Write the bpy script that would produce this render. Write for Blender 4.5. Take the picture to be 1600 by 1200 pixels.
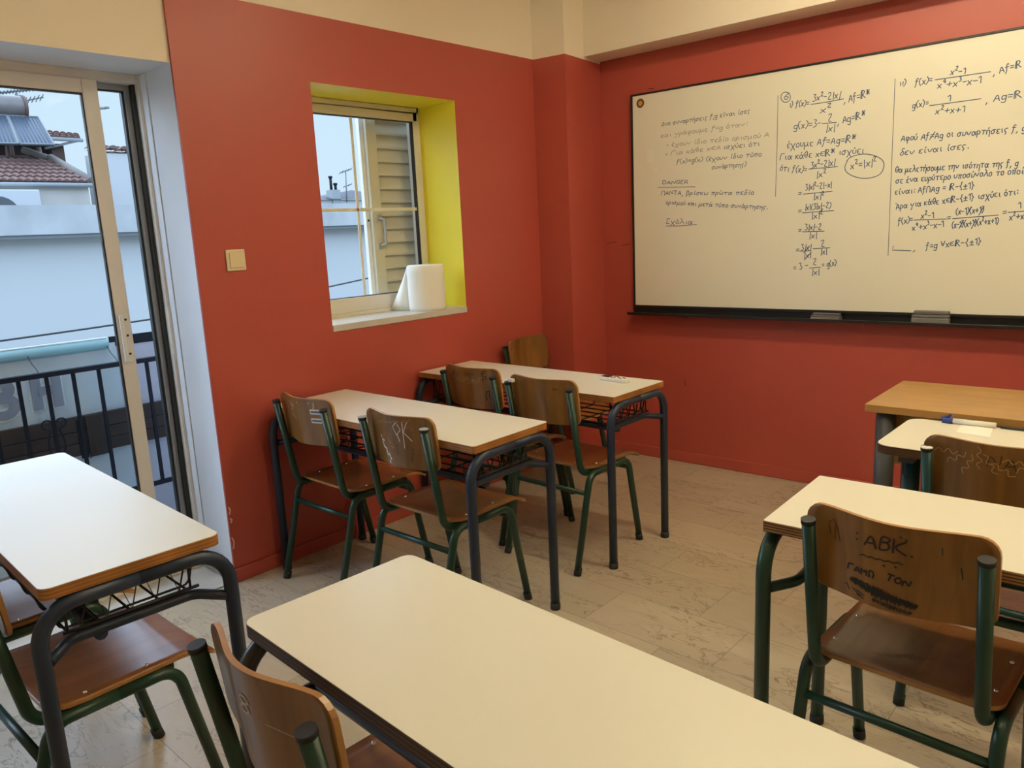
import bpy, bmesh, math, random
from mathutils import Vector, Matrix
random.seed(7)
for o in list(bpy.data.objects): bpy.data.objects.remove(o)
S = bpy.context.scene
COL = S.collection
V = Vector
# ------------------------------------------------------------------ camera
F_PX, YAW, PITCH, ROLL = 1197.723, -0.74449, -0.19481, -0.04730
CAM = V((2.978, -3.961, 1.413))
fw = V((math.sin(YAW)*math.cos(PITCH), math.cos(YAW)*math.cos(PITCH), math.sin(PITCH)))
rt = V((math.cos(YAW), -math.sin(YAW), 0)); up = rt.cross(fw)
CR = rt*math.cos(ROLL)+up*math.sin(ROLL); CU = -rt*math.sin(ROLL)+up*math.cos(ROLL)
cd = bpy.data.cameras.new('camera'); cam = bpy.data.objects.new('camera', cd); COL.objects.link(cam)
M = Matrix((CR, CU, -fw)).transposed().to_4x4(); M.translation = CAM; cam.matrix_world = M
cd.sensor_width = 36; cd.lens = F_PX/1600*36; cd.clip_start = .02; cd.clip_end = 300
S.camera = cam
# measured directions from the camera, used to read real positions off known planes (wall, floor, facade)
def ray(px, py): return CR*((px-800)/F_PX)-CU*((py-600)/F_PX)+fw
def onx(px, py, x): d = ray(px, py); return CAM+d*((x-CAM.x)/d.x)
PHI = 0.03017
BD = V((math.cos(PHI), math.sin(PHI), 0)); BN = V((-math.sin(PHI), math.cos(PHI), 0))
def onb(px, py):                        # a point on the board wall -> (along, height)
    d = ray(px, py); q = CAM+d*((0-CAM.dot(BN))/d.dot(BN)); return (q.dot(BD), q.z)
def bpt(b, z, off=0): return BD*b-BN*off+V((0, 0, z))
# ------------------------------------------------------------------ world, light, exposure
S.view_settings.view_transform = 'Standard'; S.view_settings.look = 'None'
S.view_settings.exposure = 0.0; S.view_settings.gamma = 1.0; S.view_settings.use_curve_mapping = False
w = bpy.data.worlds.new('overcast_sky'); S.world = w; w.use_nodes = True
nt = w.node_tree; bg = nt.nodes['Background']
tc = nt.nodes.new('ShaderNodeTexCoord'); sx = nt.nodes.new('ShaderNodeSeparateXYZ'); cr = nt.nodes.new('ShaderNodeValToRGB')
nt.links.new(tc.outputs['Generated'], sx.inputs[0]); nt.links.new(sx.outputs['Z'], cr.inputs[0]); nt.links.new(cr.outputs[0], bg.inputs[0])
e = cr.color_ramp.elements
e[0].position = 0.0; e[0].color = (.080, .104, .122, 1)
e[1].position = 1.0; e[1].color = (.26, .345, .46, 1)
n1 = e.new(.21); n1.color = (.076, .103, .124, 1)
n2 = e.new(.30); n2.color = (.32, .425, .57, 1)
SKY = 8.0
bg.inputs['Strength'].default_value = SKY
sl = bpy.data.lights.new('overcast_glow', 'SUN'); sl.energy = 1.4; sl.angle = math.radians(70); sl.color = (.72, .86, 1.0)
so = bpy.data.objects.new('overcast_glow', sl); COL.objects.link(so); so.rotation_euler = V((.62, .58, -.52)).to_track_quat('-Z', 'Y').to_euler()
LAMP_W = 33.5
LAMP_COL = (1.0, .88, .575)
# ------------------------------------------------------------------ materials
def mat(name, col, rough=.5, metal=0, spec=.5, noise=0, nscale=8, bump=0, bscale=60, coat=0, col2=None, emit=0):
    m = bpy.data.materials.new(name); m.use_nodes = True; t = m.node_tree; b = t.nodes['Principled BSDF']
    b.inputs['Base Color'].default_value = (*col, 1); b.inputs['Roughness'].default_value = rough
    b.inputs['Metallic'].default_value = metal; b.inputs['Specular IOR Level'].default_value = spec
    if coat: b.inputs['Coat Weight'].default_value = coat; b.inputs['Coat Roughness'].default_value = .12
    co = t.nodes.new('ShaderNodeTexCoord')
    if noise or col2:
        n = t.nodes.new('ShaderNodeTexNoise'); n.inputs['Scale'].default_value = nscale; n.inputs['Detail'].default_value = 5
        t.links.new(co.outputs['Object'], n.inputs['Vector'])
        r = t.nodes.new('ShaderNodeMix'); r.data_type = 'RGBA'
        c2 = col2 or tuple(max(0, c*(1-noise)) for c in col)
        r.inputs[6].default_value = (*col, 1); r.inputs[7].default_value = (*c2, 1)
        t.links.new(n.outputs['Fac'], r.inputs[0]); t.links.new(r.outputs[2], b.inputs['Base Color'])
    if bump:
        n = t.nodes.new('ShaderNodeTexNoise'); n.inputs['Scale'].default_value = bscale; n.inputs['Detail'].default_value = 3
        t.links.new(co.outputs['Object'], n.inputs['Vector'])
        bp = t.nodes.new('ShaderNodeBump'); bp.inputs['Strength'].default_value = bump; bp.inputs['Distance'].default_value = .002
        t.links.new(n.outputs['Fac'], bp.inputs['Height']); t.links.new(bp.outputs[0], b.inputs['Normal'])
    return m
def wood(name, a, b_, rough=.3, axis='Z', scale=6, stretch=.12, coat=.3, vary=.25):
    m = bpy.data.materials.new(name); m.use_nodes = True; t = m.node_tree; b = t.nodes['Principled BSDF']
    co = t.nodes.new('ShaderNodeTexCoord'); mp = t.nodes.new('ShaderNodeMapping')
    sc = [scale*4]*3; sc['XYZ'.index(axis)] = scale*stretch*4; mp.inputs['Scale'].default_value = sc
    inf = t.nodes.new('ShaderNodeObjectInfo'); ad = t.nodes.new('ShaderNodeVectorMath'); ad.operation = 'ADD'
    ml = t.nodes.new('ShaderNodeMath'); ml.operation = 'MULTIPLY'; ml.inputs[1].default_value = 7
    t.links.new(inf.outputs['Random'], ml.inputs[0]); t.links.new(co.outputs['Object'], ad.inputs[0]); t.links.new(ml.outputs[0], ad.inputs[1])
    t.links.new(ad.outputs[0], mp.inputs['Vector'])
    n = t.nodes.new('ShaderNodeTexNoise'); n.inputs['Scale'].default_value = 1.2; n.inputs['Detail'].default_value = 6; n.inputs['Distortion'].default_value = .8
    t.links.new(mp.outputs[0], n.inputs['Vector'])
    n2 = t.nodes.new('ShaderNodeTexNoise'); n2.inputs['Scale'].default_value = 9; n2.inputs['Detail'].default_value = 3
    t.links.new(co.outputs['Object'], n2.inputs['Vector'])
    r = t.nodes.new('ShaderNodeValToRGB'); r.color_ramp.elements[0].position = .3; r.color_ramp.elements[1].position = .72
    r.color_ramp.elements[0].color = (*a, 1); r.color_ramp.elements[1].color = (*b_, 1)
    t.links.new(n.outputs['Fac'], r.inputs[0])
    x = t.nodes.new('ShaderNodeMix'); x.data_type = 'RGBA'; x.blend_type = 'MULTIPLY'; x.inputs[0].default_value = .35
    t.links.new(r.outputs[0], x.inputs[6]); t.links.new(n2.outputs['Fac'], x.inputs[7])
    h = t.nodes.new('ShaderNodeHueSaturation'); mr = t.nodes.new('ShaderNodeMapRange'); mr.inputs[3].default_value = 1.25-vary; mr.inputs[4].default_value = 1.25+vary
    t.links.new(inf.outputs['Random'], mr.inputs[0]); t.links.new(mr.outputs[0], h.inputs['Value']); t.links.new(x.outputs[2], h.inputs['Color'])
    t.links.new(h.outputs[0], b.inputs['Base Color'])
    b.inputs['Roughness'].default_value = rough; b.inputs['Coat Weight'].default_value = coat; b.inputs['Coat Roughness'].default_value = .2
    return m
def ply(name, a, b_, rough=.45, scale=230):     # layered plywood edge: bands in height
    m = bpy.data.materials.new(name); m.use_nodes = True; t = m.node_tree; b = t.nodes['Principled BSDF']
    co = t.nodes.new('ShaderNodeTexCoord'); wv = t.nodes.new('ShaderNodeTexWave'); wv.bands_direction = 'Z'
    wv.inputs['Scale'].default_value = scale/6.28*1.0; wv.inputs['Distortion'].default_value = .6; wv.inputs['Detail'].default_value = 2
    t.links.new(co.outputs['Object'], wv.inputs['Vector'])
    n = t.nodes.new('ShaderNodeTexNoise'); n.inputs['Scale'].default_value = 14; t.links.new(co.outputs['Object'], n.inputs['Vector'])
    r = t.nodes.new('ShaderNodeMix'); r.data_type = 'RGBA'; r.inputs[6].default_value = (*a, 1); r.inputs[7].default_value = (*b_, 1)
    t.links.new(wv.outputs['Fac'], r.inputs[0])
    x = t.nodes.new('ShaderNodeMix'); x.data_type = 'RGBA'; x.blend_type = 'MULTIPLY'; x.inputs[0].default_value = .6
    t.links.new(r.outputs[2], x.inputs[6]); t.links.new(n.outputs['Fac'], x.inputs[7]); t.links.new(x.outputs[2], b.inputs['Base Color'])
    b.inputs['Roughness'].default_value = rough
    return m
def glass(name, tint=(1, 1, 1), refl=.06):
    m = bpy.data.materials.new(name); m.use_nodes = True; t = m.node_tree
    for n in list(t.nodes): t.nodes.remove(n)
    o = t.nodes.new('ShaderNodeOutputMaterial'); tr = t.nodes.new('ShaderNodeBsdfTransparent'); gl = t.nodes.new('ShaderNodeBsdfGlossy')
    tr.inputs[0].default_value = (*tint, 1); gl.inputs['Roughness'].default_value = .02
    fr = t.nodes.new('ShaderNodeFresnel'); fr.inputs[0].default_value = 1.04; mx = t.nodes.new('ShaderNodeMixShader')
    t.links.new(fr.outputs[0], mx.inputs[0]); t.links.new(tr.outputs[0], mx.inputs[1]); t.links.new(gl.outputs[0], mx.inputs[2]); t.links.new(mx.outputs[0], o.inputs[0])
    return m
def floor_mat():
    m = bpy.data.materials.new('marble_tiles'); m.use_nodes = True; t = m.node_tree; b = t.nodes['Principled BSDF']
    co = t.nodes.new('ShaderNodeTexCoord'); mp = t.nodes.new('ShaderNodeMapping'); mp.inputs['Location'].default_value = (-.33, 1.62, 0)
    t.links.new(co.outputs['Object'], mp.inputs['Vector'])
    br = t.nodes.new('ShaderNodeTexBrick'); br.offset = .37; br.offset_frequency = 2
    br.inputs['Scale'].default_value = 1; br.inputs['Brick Width'].default_value = .52; br.inputs['Row Height'].default_value = .265
    br.inputs['Mortar Size'].default_value = .0012; br.inputs['Mortar Smooth'].default_value = .3; br.inputs['Bias'].default_value = 0
    br.inputs['Color1'].default_value = (0, 0, 0, 1); br.inputs['Color2'].default_value = (1, 1, 1, 1); br.inputs['Mortar'].default_value = (.5, .5, .5, 1)
    t.links.new(mp.outputs[0], br.inputs['Vector'])
    # each tile shifts the vein pattern
    sh = t.nodes.new('ShaderNodeVectorMath'); sh.operation = 'SCALE'; sh.inputs['Scale'].default_value = 5.3
    t.links.new(br.outputs['Color'], sh.inputs[0])
    ad = t.nodes.new('ShaderNodeVectorMath'); ad.operation = 'ADD'; t.links.new(co.outputs['Object'], ad.inputs[0]); t.links.new(sh.outputs[0], ad.inputs[1])
    m2 = t.nodes.new('ShaderNodeMapping'); m2.inputs['Scale'].default_value = (1.1, 3.2, 1); t.links.new(ad.outputs[0], m2.inputs['Vector'])
    n = t.nodes.new('ShaderNodeTexNoise'); n.inputs['Scale'].default_value = 5; n.inputs['Detail'].default_value = 8; n.inputs['Roughness'].default_value = .62; n.inputs['Distortion'].default_value = 1.1
    t.links.new(m2.outputs[0], n.inputs['Vector'])
    v = t.nodes.new('ShaderNodeMath'); v.operation = 'SUBTRACT'; v.inputs[1].default_value = .5; t.links.new(n.outputs['Fac'], v.inputs[0])
    a = t.nodes.new('ShaderNodeMath'); a.operation = 'ABSOLUTE'; t.links.new(v.outputs[0], a.inputs[0])
    r = t.nodes.new('ShaderNodeValToRGB'); r.color_ramp.elements[0].position = .0; r.color_ramp.elements[1].position = .020
    r.color_ramp.elements[0].color = (.42, .36, .30, 1); r.color_ramp.elements[1].color = (1, 1, 1, 1); t.links.new(a.outputs[0], r.inputs[0])
    n3 = t.nodes.new('ShaderNodeTexNoise'); n3.inputs['Scale'].default_value = 1.7; n3.inputs['Detail'].default_value = 3; t.links.new(m2.outputs[0], n3.inputs['Vector'])
    gate = t.nodes.new('ShaderNodeMapRange'); gate.inputs[1].default_value = .36; gate.inputs[2].default_value = .6; t.links.new(n3.outputs['Fac'], gate.inputs[0])
    base = t.nodes.new('ShaderNodeMix'); base.data_type = 'RGBA'; base.inputs[6].default_value = (.44, .365, .265, 1); base.inputs[7].default_value = (.565, .485, .365, 1)
    t.links.new(n.outputs['Fac'], base.inputs[0])
    tv = t.nodes.new('ShaderNodeMix'); tv.data_type = 'RGBA'; tv.blend_type = 'MULTIPLY'; tv.inputs[0].default_value = .14
    t.links.new(base.outputs[2], tv.inputs[6]); t.links.new(br.outputs['Color'], tv.inputs[7])
    x = t.nodes.new('ShaderNodeMix'); x.data_type = 'RGBA'; x.blend_type = 'MULTIPLY'
    t.links.new(gate.outputs[0], x.inputs[0]); t.links.new(tv.outputs[2], x.inputs[6]); t.links.new(r.outputs[0], x.inputs[7])
    y = t.nodes.new('ShaderNodeMix'); y.data_type = 'RGBA'; y.inputs[7].default_value = (.2, .155, .115, 1)
    t.links.new(br.outputs['Fac'], y.inputs[0]); t.links.new(x.outputs[2], y.inputs[6]); t.links.new(y.outputs[2], b.inputs['Base Color'])
    b.inputs['Roughness'].default_value = .28; b.inputs['Specular IOR Level'].default_value = .5
    return m
RED = mat('red_wall_paint', (.44, .076, .056), .42, noise=.10, nscale=2.2, bump=.12, bscale=90)
CREAM = mat('cream_wall_paint', (.86, .765, .63), .6, bump=.08, bscale=120)
WHITE_P = mat('white_reveal_paint', (.80, .83, .88), .55, noise=.1, nscale=5, bump=.2, bscale=40)
YEL = mat('yellow_reveal_paint', (.93, .79, .045), .45, bump=.12, bscale=70)
MARBLE = mat('pale_marble', (.72, .70, .66), .3, col2=(.5, .48, .45), nscale=6)
ALU = mat('beige_lacquered_aluminium', (.77, .72, .65), .35, noise=.08, nscale=4)
ALU_W = mat('pale_lacquered_aluminium', (.78, .76, .70), .35)
ALU_S = mat('shutter_lacquer', (.62, .58, .43), .4)
RUB = mat('black_rubber', (.012, .012, .013), .6)
GASK = mat('dark_gasket', (.02, .022, .025), .5)
STEEL_G = mat('grey_steel', (.35, .35, .35), .35, metal=.8)
NAVY = mat('navy_tube_paint', (.017, .029, .060), .4, spec=.4)
GREEN = mat('dark_green_tube_paint', (.009, .043, .027), .35, spec=.45)
TEAL = mat('teal_tube_paint', (.006, .048, .052), .35)
DKGRN = mat('desk_green_tube_paint', (.011, .050, .036), .35)
LAM = mat('cream_laminate', (.77, .75, .655), .34, noise=.03, nscale=3)
PLY = ply('ply_edge_orange', (.56, .25, .06), (.36, .14, .034))
PLY_D = ply('ply_edge_dark', (.15, .075, .03), (.035, .018, .009))
PLY_S = ply('ply_edge_striped', (.62, .33, .12), (.07, .028, .010), scale=300)
BACKW = wood('varnished_back_plywood', (.16, .070, .014), (.265, .125, .028), .3, 'Z', 5, .1)
SEATW = wood('varnished_seat_plywood', (.165, .060, .014), (.255, .102, .024), .3, 'Y', 5, .12, coat=.25)
EDGEW = wood('plywood_rim', (.30, .135, .036), (.40, .20, .06), .35, 'X', 6, .2)
BEECH = wood('beech_veneer', (.42, .225, .066), (.50, .285, .092), .3, 'X', 3, .06, coat=.2, vary=.02)
GREYM = mat('dark_grey_metal', (.060, .062, .066), .45)
BOARD = mat('whiteboard_enamel', (.85, .825, .72), .3, noise=.05, nscale=1.2)
BLACKM = mat('black_frame', (.012, .011, .011), .35)
INK = mat('blue_black_ink', (.045, .10, .20), .5)
INK2 = mat('grey_blue_ink', (.13, .17, .23), .5)
INK3 = mat('faded_ink', (.36, .36, .33), .5)
WIRE = mat('black_wire', (.012, .014, .018), .4)
SCREW = mat('screw_metal', (.7, .68, .63), .25, metal=1)
PAPER = mat('white_paper', (.92, .91, .87), .8, bump=.3, bscale=300)
PLAST = mat('ivory_plastic', (.80, .68, .44), .35)
WPLAST = mat('white_plastic', (.80, .78, .72), .3)
DARKP = mat('dark_brown_plastic', (.05, .03, .025), .25)
BLUEP = mat('blue_plastic', (.02, .05, .28), .3)
FELT = mat('grey_eraser_plastic', (.16, .155, .16), .5)
SCR_W = mat('white_correction_fluid', (.75, .74, .70), .6)
SCR_P = mat('pale_scratch', (.46, .25, .09), .6)
SCR_B = mat('black_marker', (.012, .010, .010), .5)
GLASS = glass('clear_glass')
FLOOR = floor_mat()
# ------------------------------------------------------------------ mesh helpers
class MB:
    def __init__(s): s.v = []; s.f = []; s.mi = []; s.sm = []
    def quad(s, a, b, c, d, m=0, sm=False):
        i = len(s.v); s.v += [V(a), V(b), V(c), V(d)]; s.f.append((i, i+1, i+2, i+3)); s.mi.append(m); s.sm.append(sm)
    def box(s, x0, x1, y0, y1, z0, z1, m=0, X=None):
        i = len(s.v); P = [V((x, y, z)) for z in (z0, z1) for y in (y0, y1) for x in (x0, x1)]
        if X: P = [X(p) for p in P]
        s.v += P
        for q in ((0, 2, 3, 1), (4, 5, 7, 6), (0, 1, 5, 4), (2, 6, 7, 3), (0, 4, 6, 2), (1, 3, 7, 5)): s.f.append(tuple(i+k for k in q)); s.mi.append(m); s.sm.append(False)
        return s
    def tube(s, pts, r, n=12, m=0, caps=True):
        pts = [V(p) for p in pts]; i0 = len(s.v); N = len(pts)
        t0 = (pts[1]-pts[0]).normalized(); ref = V((0, 0, 1)) if abs(t0.z) < .9 else V((1, 0, 0))
        a = t0.cross(ref).normalized()
        for k, p in enumerate(pts):
            t = (pts[min(k+1, N-1)]-pts[max(k-1, 0)]).normalized()
            a = (a-t*a.dot(t)).normalized(); b = t.cross(a)
            for j in range(n): th = 2*math.pi*j/n; s.v.append(p+(a*math.cos(th)+b*math.sin(th))*r)
        for k in range(N-1):
            for j in range(n):
                j2 = (j+1) % n; s.f.append((i0+k*n+j, i0+k*n+j2, i0+(k+1)*n+j2, i0+(k+1)*n+j)); s.mi.append(m); s.sm.append(True)
        if caps:
            s.f.append(tuple(i0+j for j in reversed(range(n)))); s.mi.append(m); s.sm.append(False)
            s.f.append(tuple(i0+(N-1)*n+j for j in range(n))); s.mi.append(m); s.sm.append(False)
        return s
    def lathe(s, prof, c=(0, 0, 0), n=32, m=0):           # profile of (radius, z)
        i0 = len(s.v); c = V(c)
        for r, z in prof:
            for j in range(n): th = 2*math.pi*j/n; s.v.append(c+V((r*math.cos(th), r*math.sin(th), z)))
        for k in range(len(prof)-1):
            for j in range(n):
                j2 = (j+1) % n; s.f.append((i0+k*n+j, i0+k*n+j2, i0+(k+1)*n+j2, i0+(k+1)*n+j)); s.mi.append(m); s.sm.append(True)
        return s
    def slab(s, outline, z0, z1, mt=0, me=0, mb=None, bev=0.0):    # outline counter-clockwise, with a small softened top rim
        n = len(outline); i = len(s.v); cx = sum(p[0] for p in outline)/n; cy = sum(p[1] for p in outline)/n
        s.v += [V((x, y, z0)) for x, y in outline]+[V((x, y, z1)) for x, y in outline]
        for j in range(n):
            k = (j+1) % n; s.f.append((i+j, i+k, i+n+k, i+n+j)); s.mi.append(me); s.sm.append(False)
        s.f.append(tuple(i+n+j for j in range(n))); s.mi.append(mt); s.sm.append(False)
        s.f.append(tuple(i+j for j in reversed(range(n)))); s.mi.append(me if mb is None else mb); s.sm.append(False)
        return s
    def build(s, name, mats, parent=None, loc=None, bevel=0, fix=True):
        me = bpy.data.meshes.new(name); me.from_pydata([tuple(v) for v in s.v], [], s.f)
        for m in (mats if isinstance(mats, (list, tuple)) else [mats]): me.materials.append(m)
        for p, a, b in zip(me.polygons, s.mi, s.sm): p.material_index = a; p.use_smooth = b
        if fix:
            bm = bmesh.new(); bm.from_mesh(me); bmesh.ops.remove_doubles(bm, verts=bm.verts, dist=1e-6); bmesh.ops.recalc_face_normals(bm, faces=bm.faces); bm.to_mesh(me); bm.free()
        o = bpy.data.objects.new(name, me); COL.objects.link(o)
        if parent: o.parent = parent
        if loc: o.location = loc
        if bevel:
            b = o.modifiers.new('soft_edges', 'BEVEL'); b.width = bevel; b.segments = 2; b.limit_method = 'ANGLE'; b.angle_limit = math.radians(40)
        return o
def fillet(pts, r, n=6):
    pts = [V(p) for p in pts]; out = [pts[0]]
    for a, b, c in zip(pts, pts[1:], pts[2:]):
        u = (a-b).normalized(); v_ = (c-b).normalized(); th = u.angle(v_)
        if th > 3.1: out.append(b); continue
        d = min(r/math.tan(th/2), (a-b).length*.95, (c-b).length*.95); rr = d*math.tan(th/2)
        ce = b+(u+v_).normalized()*(rr/math.sin(th/2)); p0 = b+u*d-ce; p1 = b+v_*d-ce; ang = p0.angle(p1); ax = p0.cross(p1).normalized()
        for k in range(n+1): out.append(ce+Matrix.Rotation(ang*k/n, 3, ax) @ p0)
    out.append(pts[-1]); return out
def rrect(x0, x1, y0, y1, r, n=6):
    o = []
    for cx, cy, a in ((x1-r, y0+r, -90), (x1-r, y1-r, 0), (x0+r, y1-r, 90), (x0+r, y0+r, 180)):
        for k in range(n+1): t = math.radians(a+90*k/n); o.append((cx+r*math.cos(t), cy+r*math.sin(t)))
    return o
def tag(o, label=None, cat=None, group=None, kind=None):
    if label: o['label'] = label
    if cat: o['category'] = cat
    if group: o['group'] = group
    if kind: o['kind'] = kind
    return o
def thing(name, label, cat, loc=(0, 0, 0), rz=0, group=None, kind=None):
    o = bpy.data.objects.new(name, None); COL.objects.link(o); o.empty_display_size = .05
    o.location = loc; o.rotation_euler = (0, 0, rz); return tag(o, label, cat, group, kind)
def struct(o, label=None, cat=None): o['kind'] = 'structure'; return tag(o, label, cat)
KIDS = {}
def copy_tree(o, parent=None):
    c = o.copy(); COL.objects.link(c); c.parent = parent
    for ch in list(o.children): copy_tree(ch, c)
    return c
# ------------------------------------------------------------------ handwriting: single-stroke letters on a small grid
# a point is a column digit and a height letter: d = baseline, h = x-height, k = capital height, a = deep descender
GL = {
 'a': '3g1g0f0e1d2d3f|3h3e4d', 'b': '0k0d|0f1g2g3f3e2d1d0e', 'c': '3g2h1h0g0e1d2d3e', 'e': '0f2f3g2h1h0g0e1d3d', 'f': '3j2k1j1d0b|0h3h', 'g': '3g1h0g0e1d3e|3h3b2a0b',
 'x': '0h3d|3h0d', 'A': '0d2k4d|1f3f', 'B': '0d0k2k3j2h0h|2h3g3e2d0d', 'D': '0d0k2k4i4f2d0d', 'E': '3k0k0d3d|0h2h', 'G': '4j2k0i0f2d4e4g2g', 'K': '0d0k|4k0g4d', 'N': '0d0k4d4k', 'R': '0d0k2k3j3h2g0g|2g4d',
 'T': '0k4k|2k2d', 'M': '0d0k2f4k4d', 'L': '0k0d3d', 'O': '2k0i0f2d4f4i2k', 'i': '1h1d', 't': '1j1e2d|0h2h', 'n': '0h0d|0g1h2h3g3d', 'o': '1h0g0e1d2d3e3g2h1h', 'k': '0k0d|3h0f3d', 'l': '1k1d',
 'ℝ': '0d0k2k4j3h1g|2g5d|1k1d', '0': '2k0i0f2d4f4i2k', '1': '0i2k2d', '2': '0j1k3k3i0d4d', '3': '0k3k1h3g3e2d0d', '4': '3d3k0f4f', '6': '3k0g0e2d3e3g1g', '8': '2h0i1k3k4i2h0f1d3d4f2h',
 '+': '0g4g|2i2e', '-': '0g3g', '=': '0h3h|0f3f', '(': '2k0i0f2c', ')': '0k2i2f0c', '|': '1k1c', '/': '3k0c', ',': '1d0b', '.': '1d1e', '•': '1f2f2g1g1f', ':': '1e1f|1h1i', '[': '2k0k0c2c', ']': '0k2k2c0c',
 '{': '3k2k2h0g2f2c3c', '}': '0k1k1h3g1f1c0c', '±': '0g4g|2i2e|0d4d', '≠': '0h4h|0f4f|4k0c', '∩': '0d0i2k4i4d', '∈': '4i1i0g1e4e|0g3g', '∀': '0k2d4k|1h3h', '*': '0k3g|3k0g|1k1g|0i3i',
 'α': '4h2d1d0e0g1h2h4d', 'β': '0a0j1k3j1h3g3e2d0d', 'γ': '0h2d4h|2d1a', 'δ': '3k1k1i3g3e2d1d0e0f2h', 'ε': '3h1h0g1f2f1f0e1d3d', 'ζ': '0k3k0g0e3d2b', 'η': '0h0d|0g2h3g3a', 'θ': '2k0i0f2d3f3i2k|0g3g',
 'ι': '1h1e2d', 'κ': '0h0d|3h0f3d', 'λ': '0k1k4d|2h0d', 'μ': '0h0a|0e1d2d3f|3h3e4d', 'ν': '0h2d4h', 'ο': '1h0g0e1d2d3e3g2h1h', 'π': '0h4h|1h1d|3h3d', 'ρ': '0a0g1h3g3e1d0e', 'σ': '4h2h0g0e1d2d3e3g2h', 'ς': '3h1h0f1e2d1b',
 'τ': '0h4h|2h2d', 'υ': '0h0e1d3e3h', 'φ': '1h0f1d3d4f3h2g2a', 'χ': '0h4a|4h0a', 'ψ': '0h0e2d4e4h|2j2a', 'ω': '0h0e1d2f3d4e4h', 'ξ': '3k0j2i0h2g0e3d2b',
 'Δ': '0d2k4d0d', 'Π': '0d0k4k4d', 'Θ': '2k0i0f2d4f4i2k|1g3g', 'Σ': '4k0k2g0d4d', 'Γ': '0d0k4k', 'Έ': '4k1k1d4d|1h3h|0k0j', 'Ά': '0d2k4d|1f3f|0k0j', 'Ω': '0d1d0g1k3k4g3d4d', 'Z': '0k4k0d4d', 'P': '0d0k2k3j3h2g0g', 'Y': '0k2g4k|2g2d', "'": '0l1k', '^': '', '°': '1k0j1i2j1k'}
ACC = {'ά': 'α', 'έ': 'ε', 'ή': 'η', 'ί': 'ι', 'ό': 'ο', 'ύ': 'υ', 'ώ': 'ω'}
def chaikin(p, k=2):
    if len(p) < 3: return p
    for _ in range(k):
        q = [p[0]]
        for a, b in zip(p, p[1:]): q += [(a[0]*.75+b[0]*.25, a[1]*.75+b[1]*.25), (a[0]*.25+b[0]*.75, a[1]*.25+b[1]*.75)]
        p = q+[p[-1]]
    return p
def layout(text, rnd):
    """unit strokes (x-height = 4 units)"""
    out = []; x = 0; sup = 0
    for ch in text:
        if ch == ' ': x += 3.2; continue
        if ch == '^': sup = 1; continue
        acc = ch in ACC; g = GL.get(ACC.get(ch, ch))
        if g is None: continue
        s, dy = (.62, 4.2) if sup else (1, 0); sup = 0
        w_ = 0; j = rnd.uniform(-.35, .35); sl = rnd.uniform(.02, .16)
        for st in g.split('|'):
            pts = []
            for k in range(0, len(st)-1, 2):
                a = int(st[k]); b = 'abcdefghijkl'.index(st[k+1])-3
                w_ = max(w_, a); pts.append((a+rnd.uniform(-.18, .18), b+rnd.uniform(-.22, .22)))
            out.append([(x+(a+b*sl)*s, (b+j)*s+dy) for a, b in chaikin(pts)])
        if acc: out.append([(x+1.6, 5.2), (x+2.3, 6.6)])
        x += (w_+1.35)*s
    return out, max(x-1.35, .5)
def write(text, p0, p1, h, seed=0):
    """text from p0 to p1 (baseline ends) with x-height h -> polylines in the same plane"""
    rnd = random.Random(hash_s(text)+seed); st, W = layout(text, rnd)
    d = V((p1[0]-p0[0], p1[1]-p0[1])); u = d/W; n = V((-d.y, d.x)).normalized()*(h/4)
    return [[(p0[0]+u.x*a+n.x*b, p0[1]+u.y*a+n.y*b) for a, b in s] for s in st]
def hash_s(t): return sum((i+3)*ord(c) for i, c in enumerate(t)) % 99991
def ribbon(lines, wd, mapf, mb=None, m=0):
    """thin strips following polylines; mapf puts plane coordinates onto the surface"""
    mb = mb or MB()
    for L in lines:
        L = [V(p) for p in L]; L = [p for i, p in enumerate(L) if i == 0 or (p-L[i-1]).length > 1e-5]
        if len(L) < 2: continue
        A = []
        for i, p in enumerate(L):
            t = (L[min(i+1, len(L)-1)]-L[max(i-1, 0)]);
            if t.length < 1e-7: t = V((1, 0))
            t.normalize(); n = V((-t.y, t.x))*wd/2
            if i == 0: p = p-t*wd*.3
            if i == len(L)-1: p = p+t*wd*.3
            A.append((p+n, p-n))
        for (a, b), (c, d) in zip(A, A[1:]): mb.quad(mapf(a.x, a.y), mapf(b.x, b.y), mapf(d.x, d.y), mapf(c.x, c.y), m)
    return mb
def scribble(cx, cy, rx, ry, n, seed, ang=0):
    r = random.Random(seed); P = []
    for i in range(n):
        t = i/(n-1)*2-1; y = (ry if i % 2 else -ry)*(1-.5*abs(t))*r.uniform(.6, 1.1); x = t*rx
        P.append((cx+x*math.cos(ang)-y*math.sin(ang), cy+x*math.sin(ang)+y*math.cos(ang)))
    return P
# ------------------------------------------------------------------ the room shell
ZB = 2.369; CEIL = 2.86; XR = 5.3; YN = -6.4; YD0, YD1 = -4.55, -2.53; DH = 2.10; TH = .37
WY0, WY1, WZ0, WZ1 = -1.926, -1.063, 1.032, 2.092
m = MB(); m.box(-.01, XR, YN, .35, -.06, 0); struct(m.build('floor', FLOOR), 'cream veined marble tile floor of the classroom', 'floor')
m = MB(); m.box(-TH, XR+.1, YN-.1, .4, CEIL, CEIL+.1); struct(m.build('ceiling', CREAM), 'plain cream ceiling above the classroom', 'ceiling')
m = MB()
def wq(y0, y1, z0, z1, mi, x=0.0): m.quad((x, y0, z0), (x, y1, z0), (x, y1, z1), (x, y0, z1), mi)
ys = [YD1, WY0, WY1, .35]; zs = [0, WZ0, WZ1, ZB]
for i in range(3):
    for k in range(3):
        if i == 1 and k == 1: continue
        wq(ys[i], ys[i+1], zs[k], zs[k+1], 0)
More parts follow.
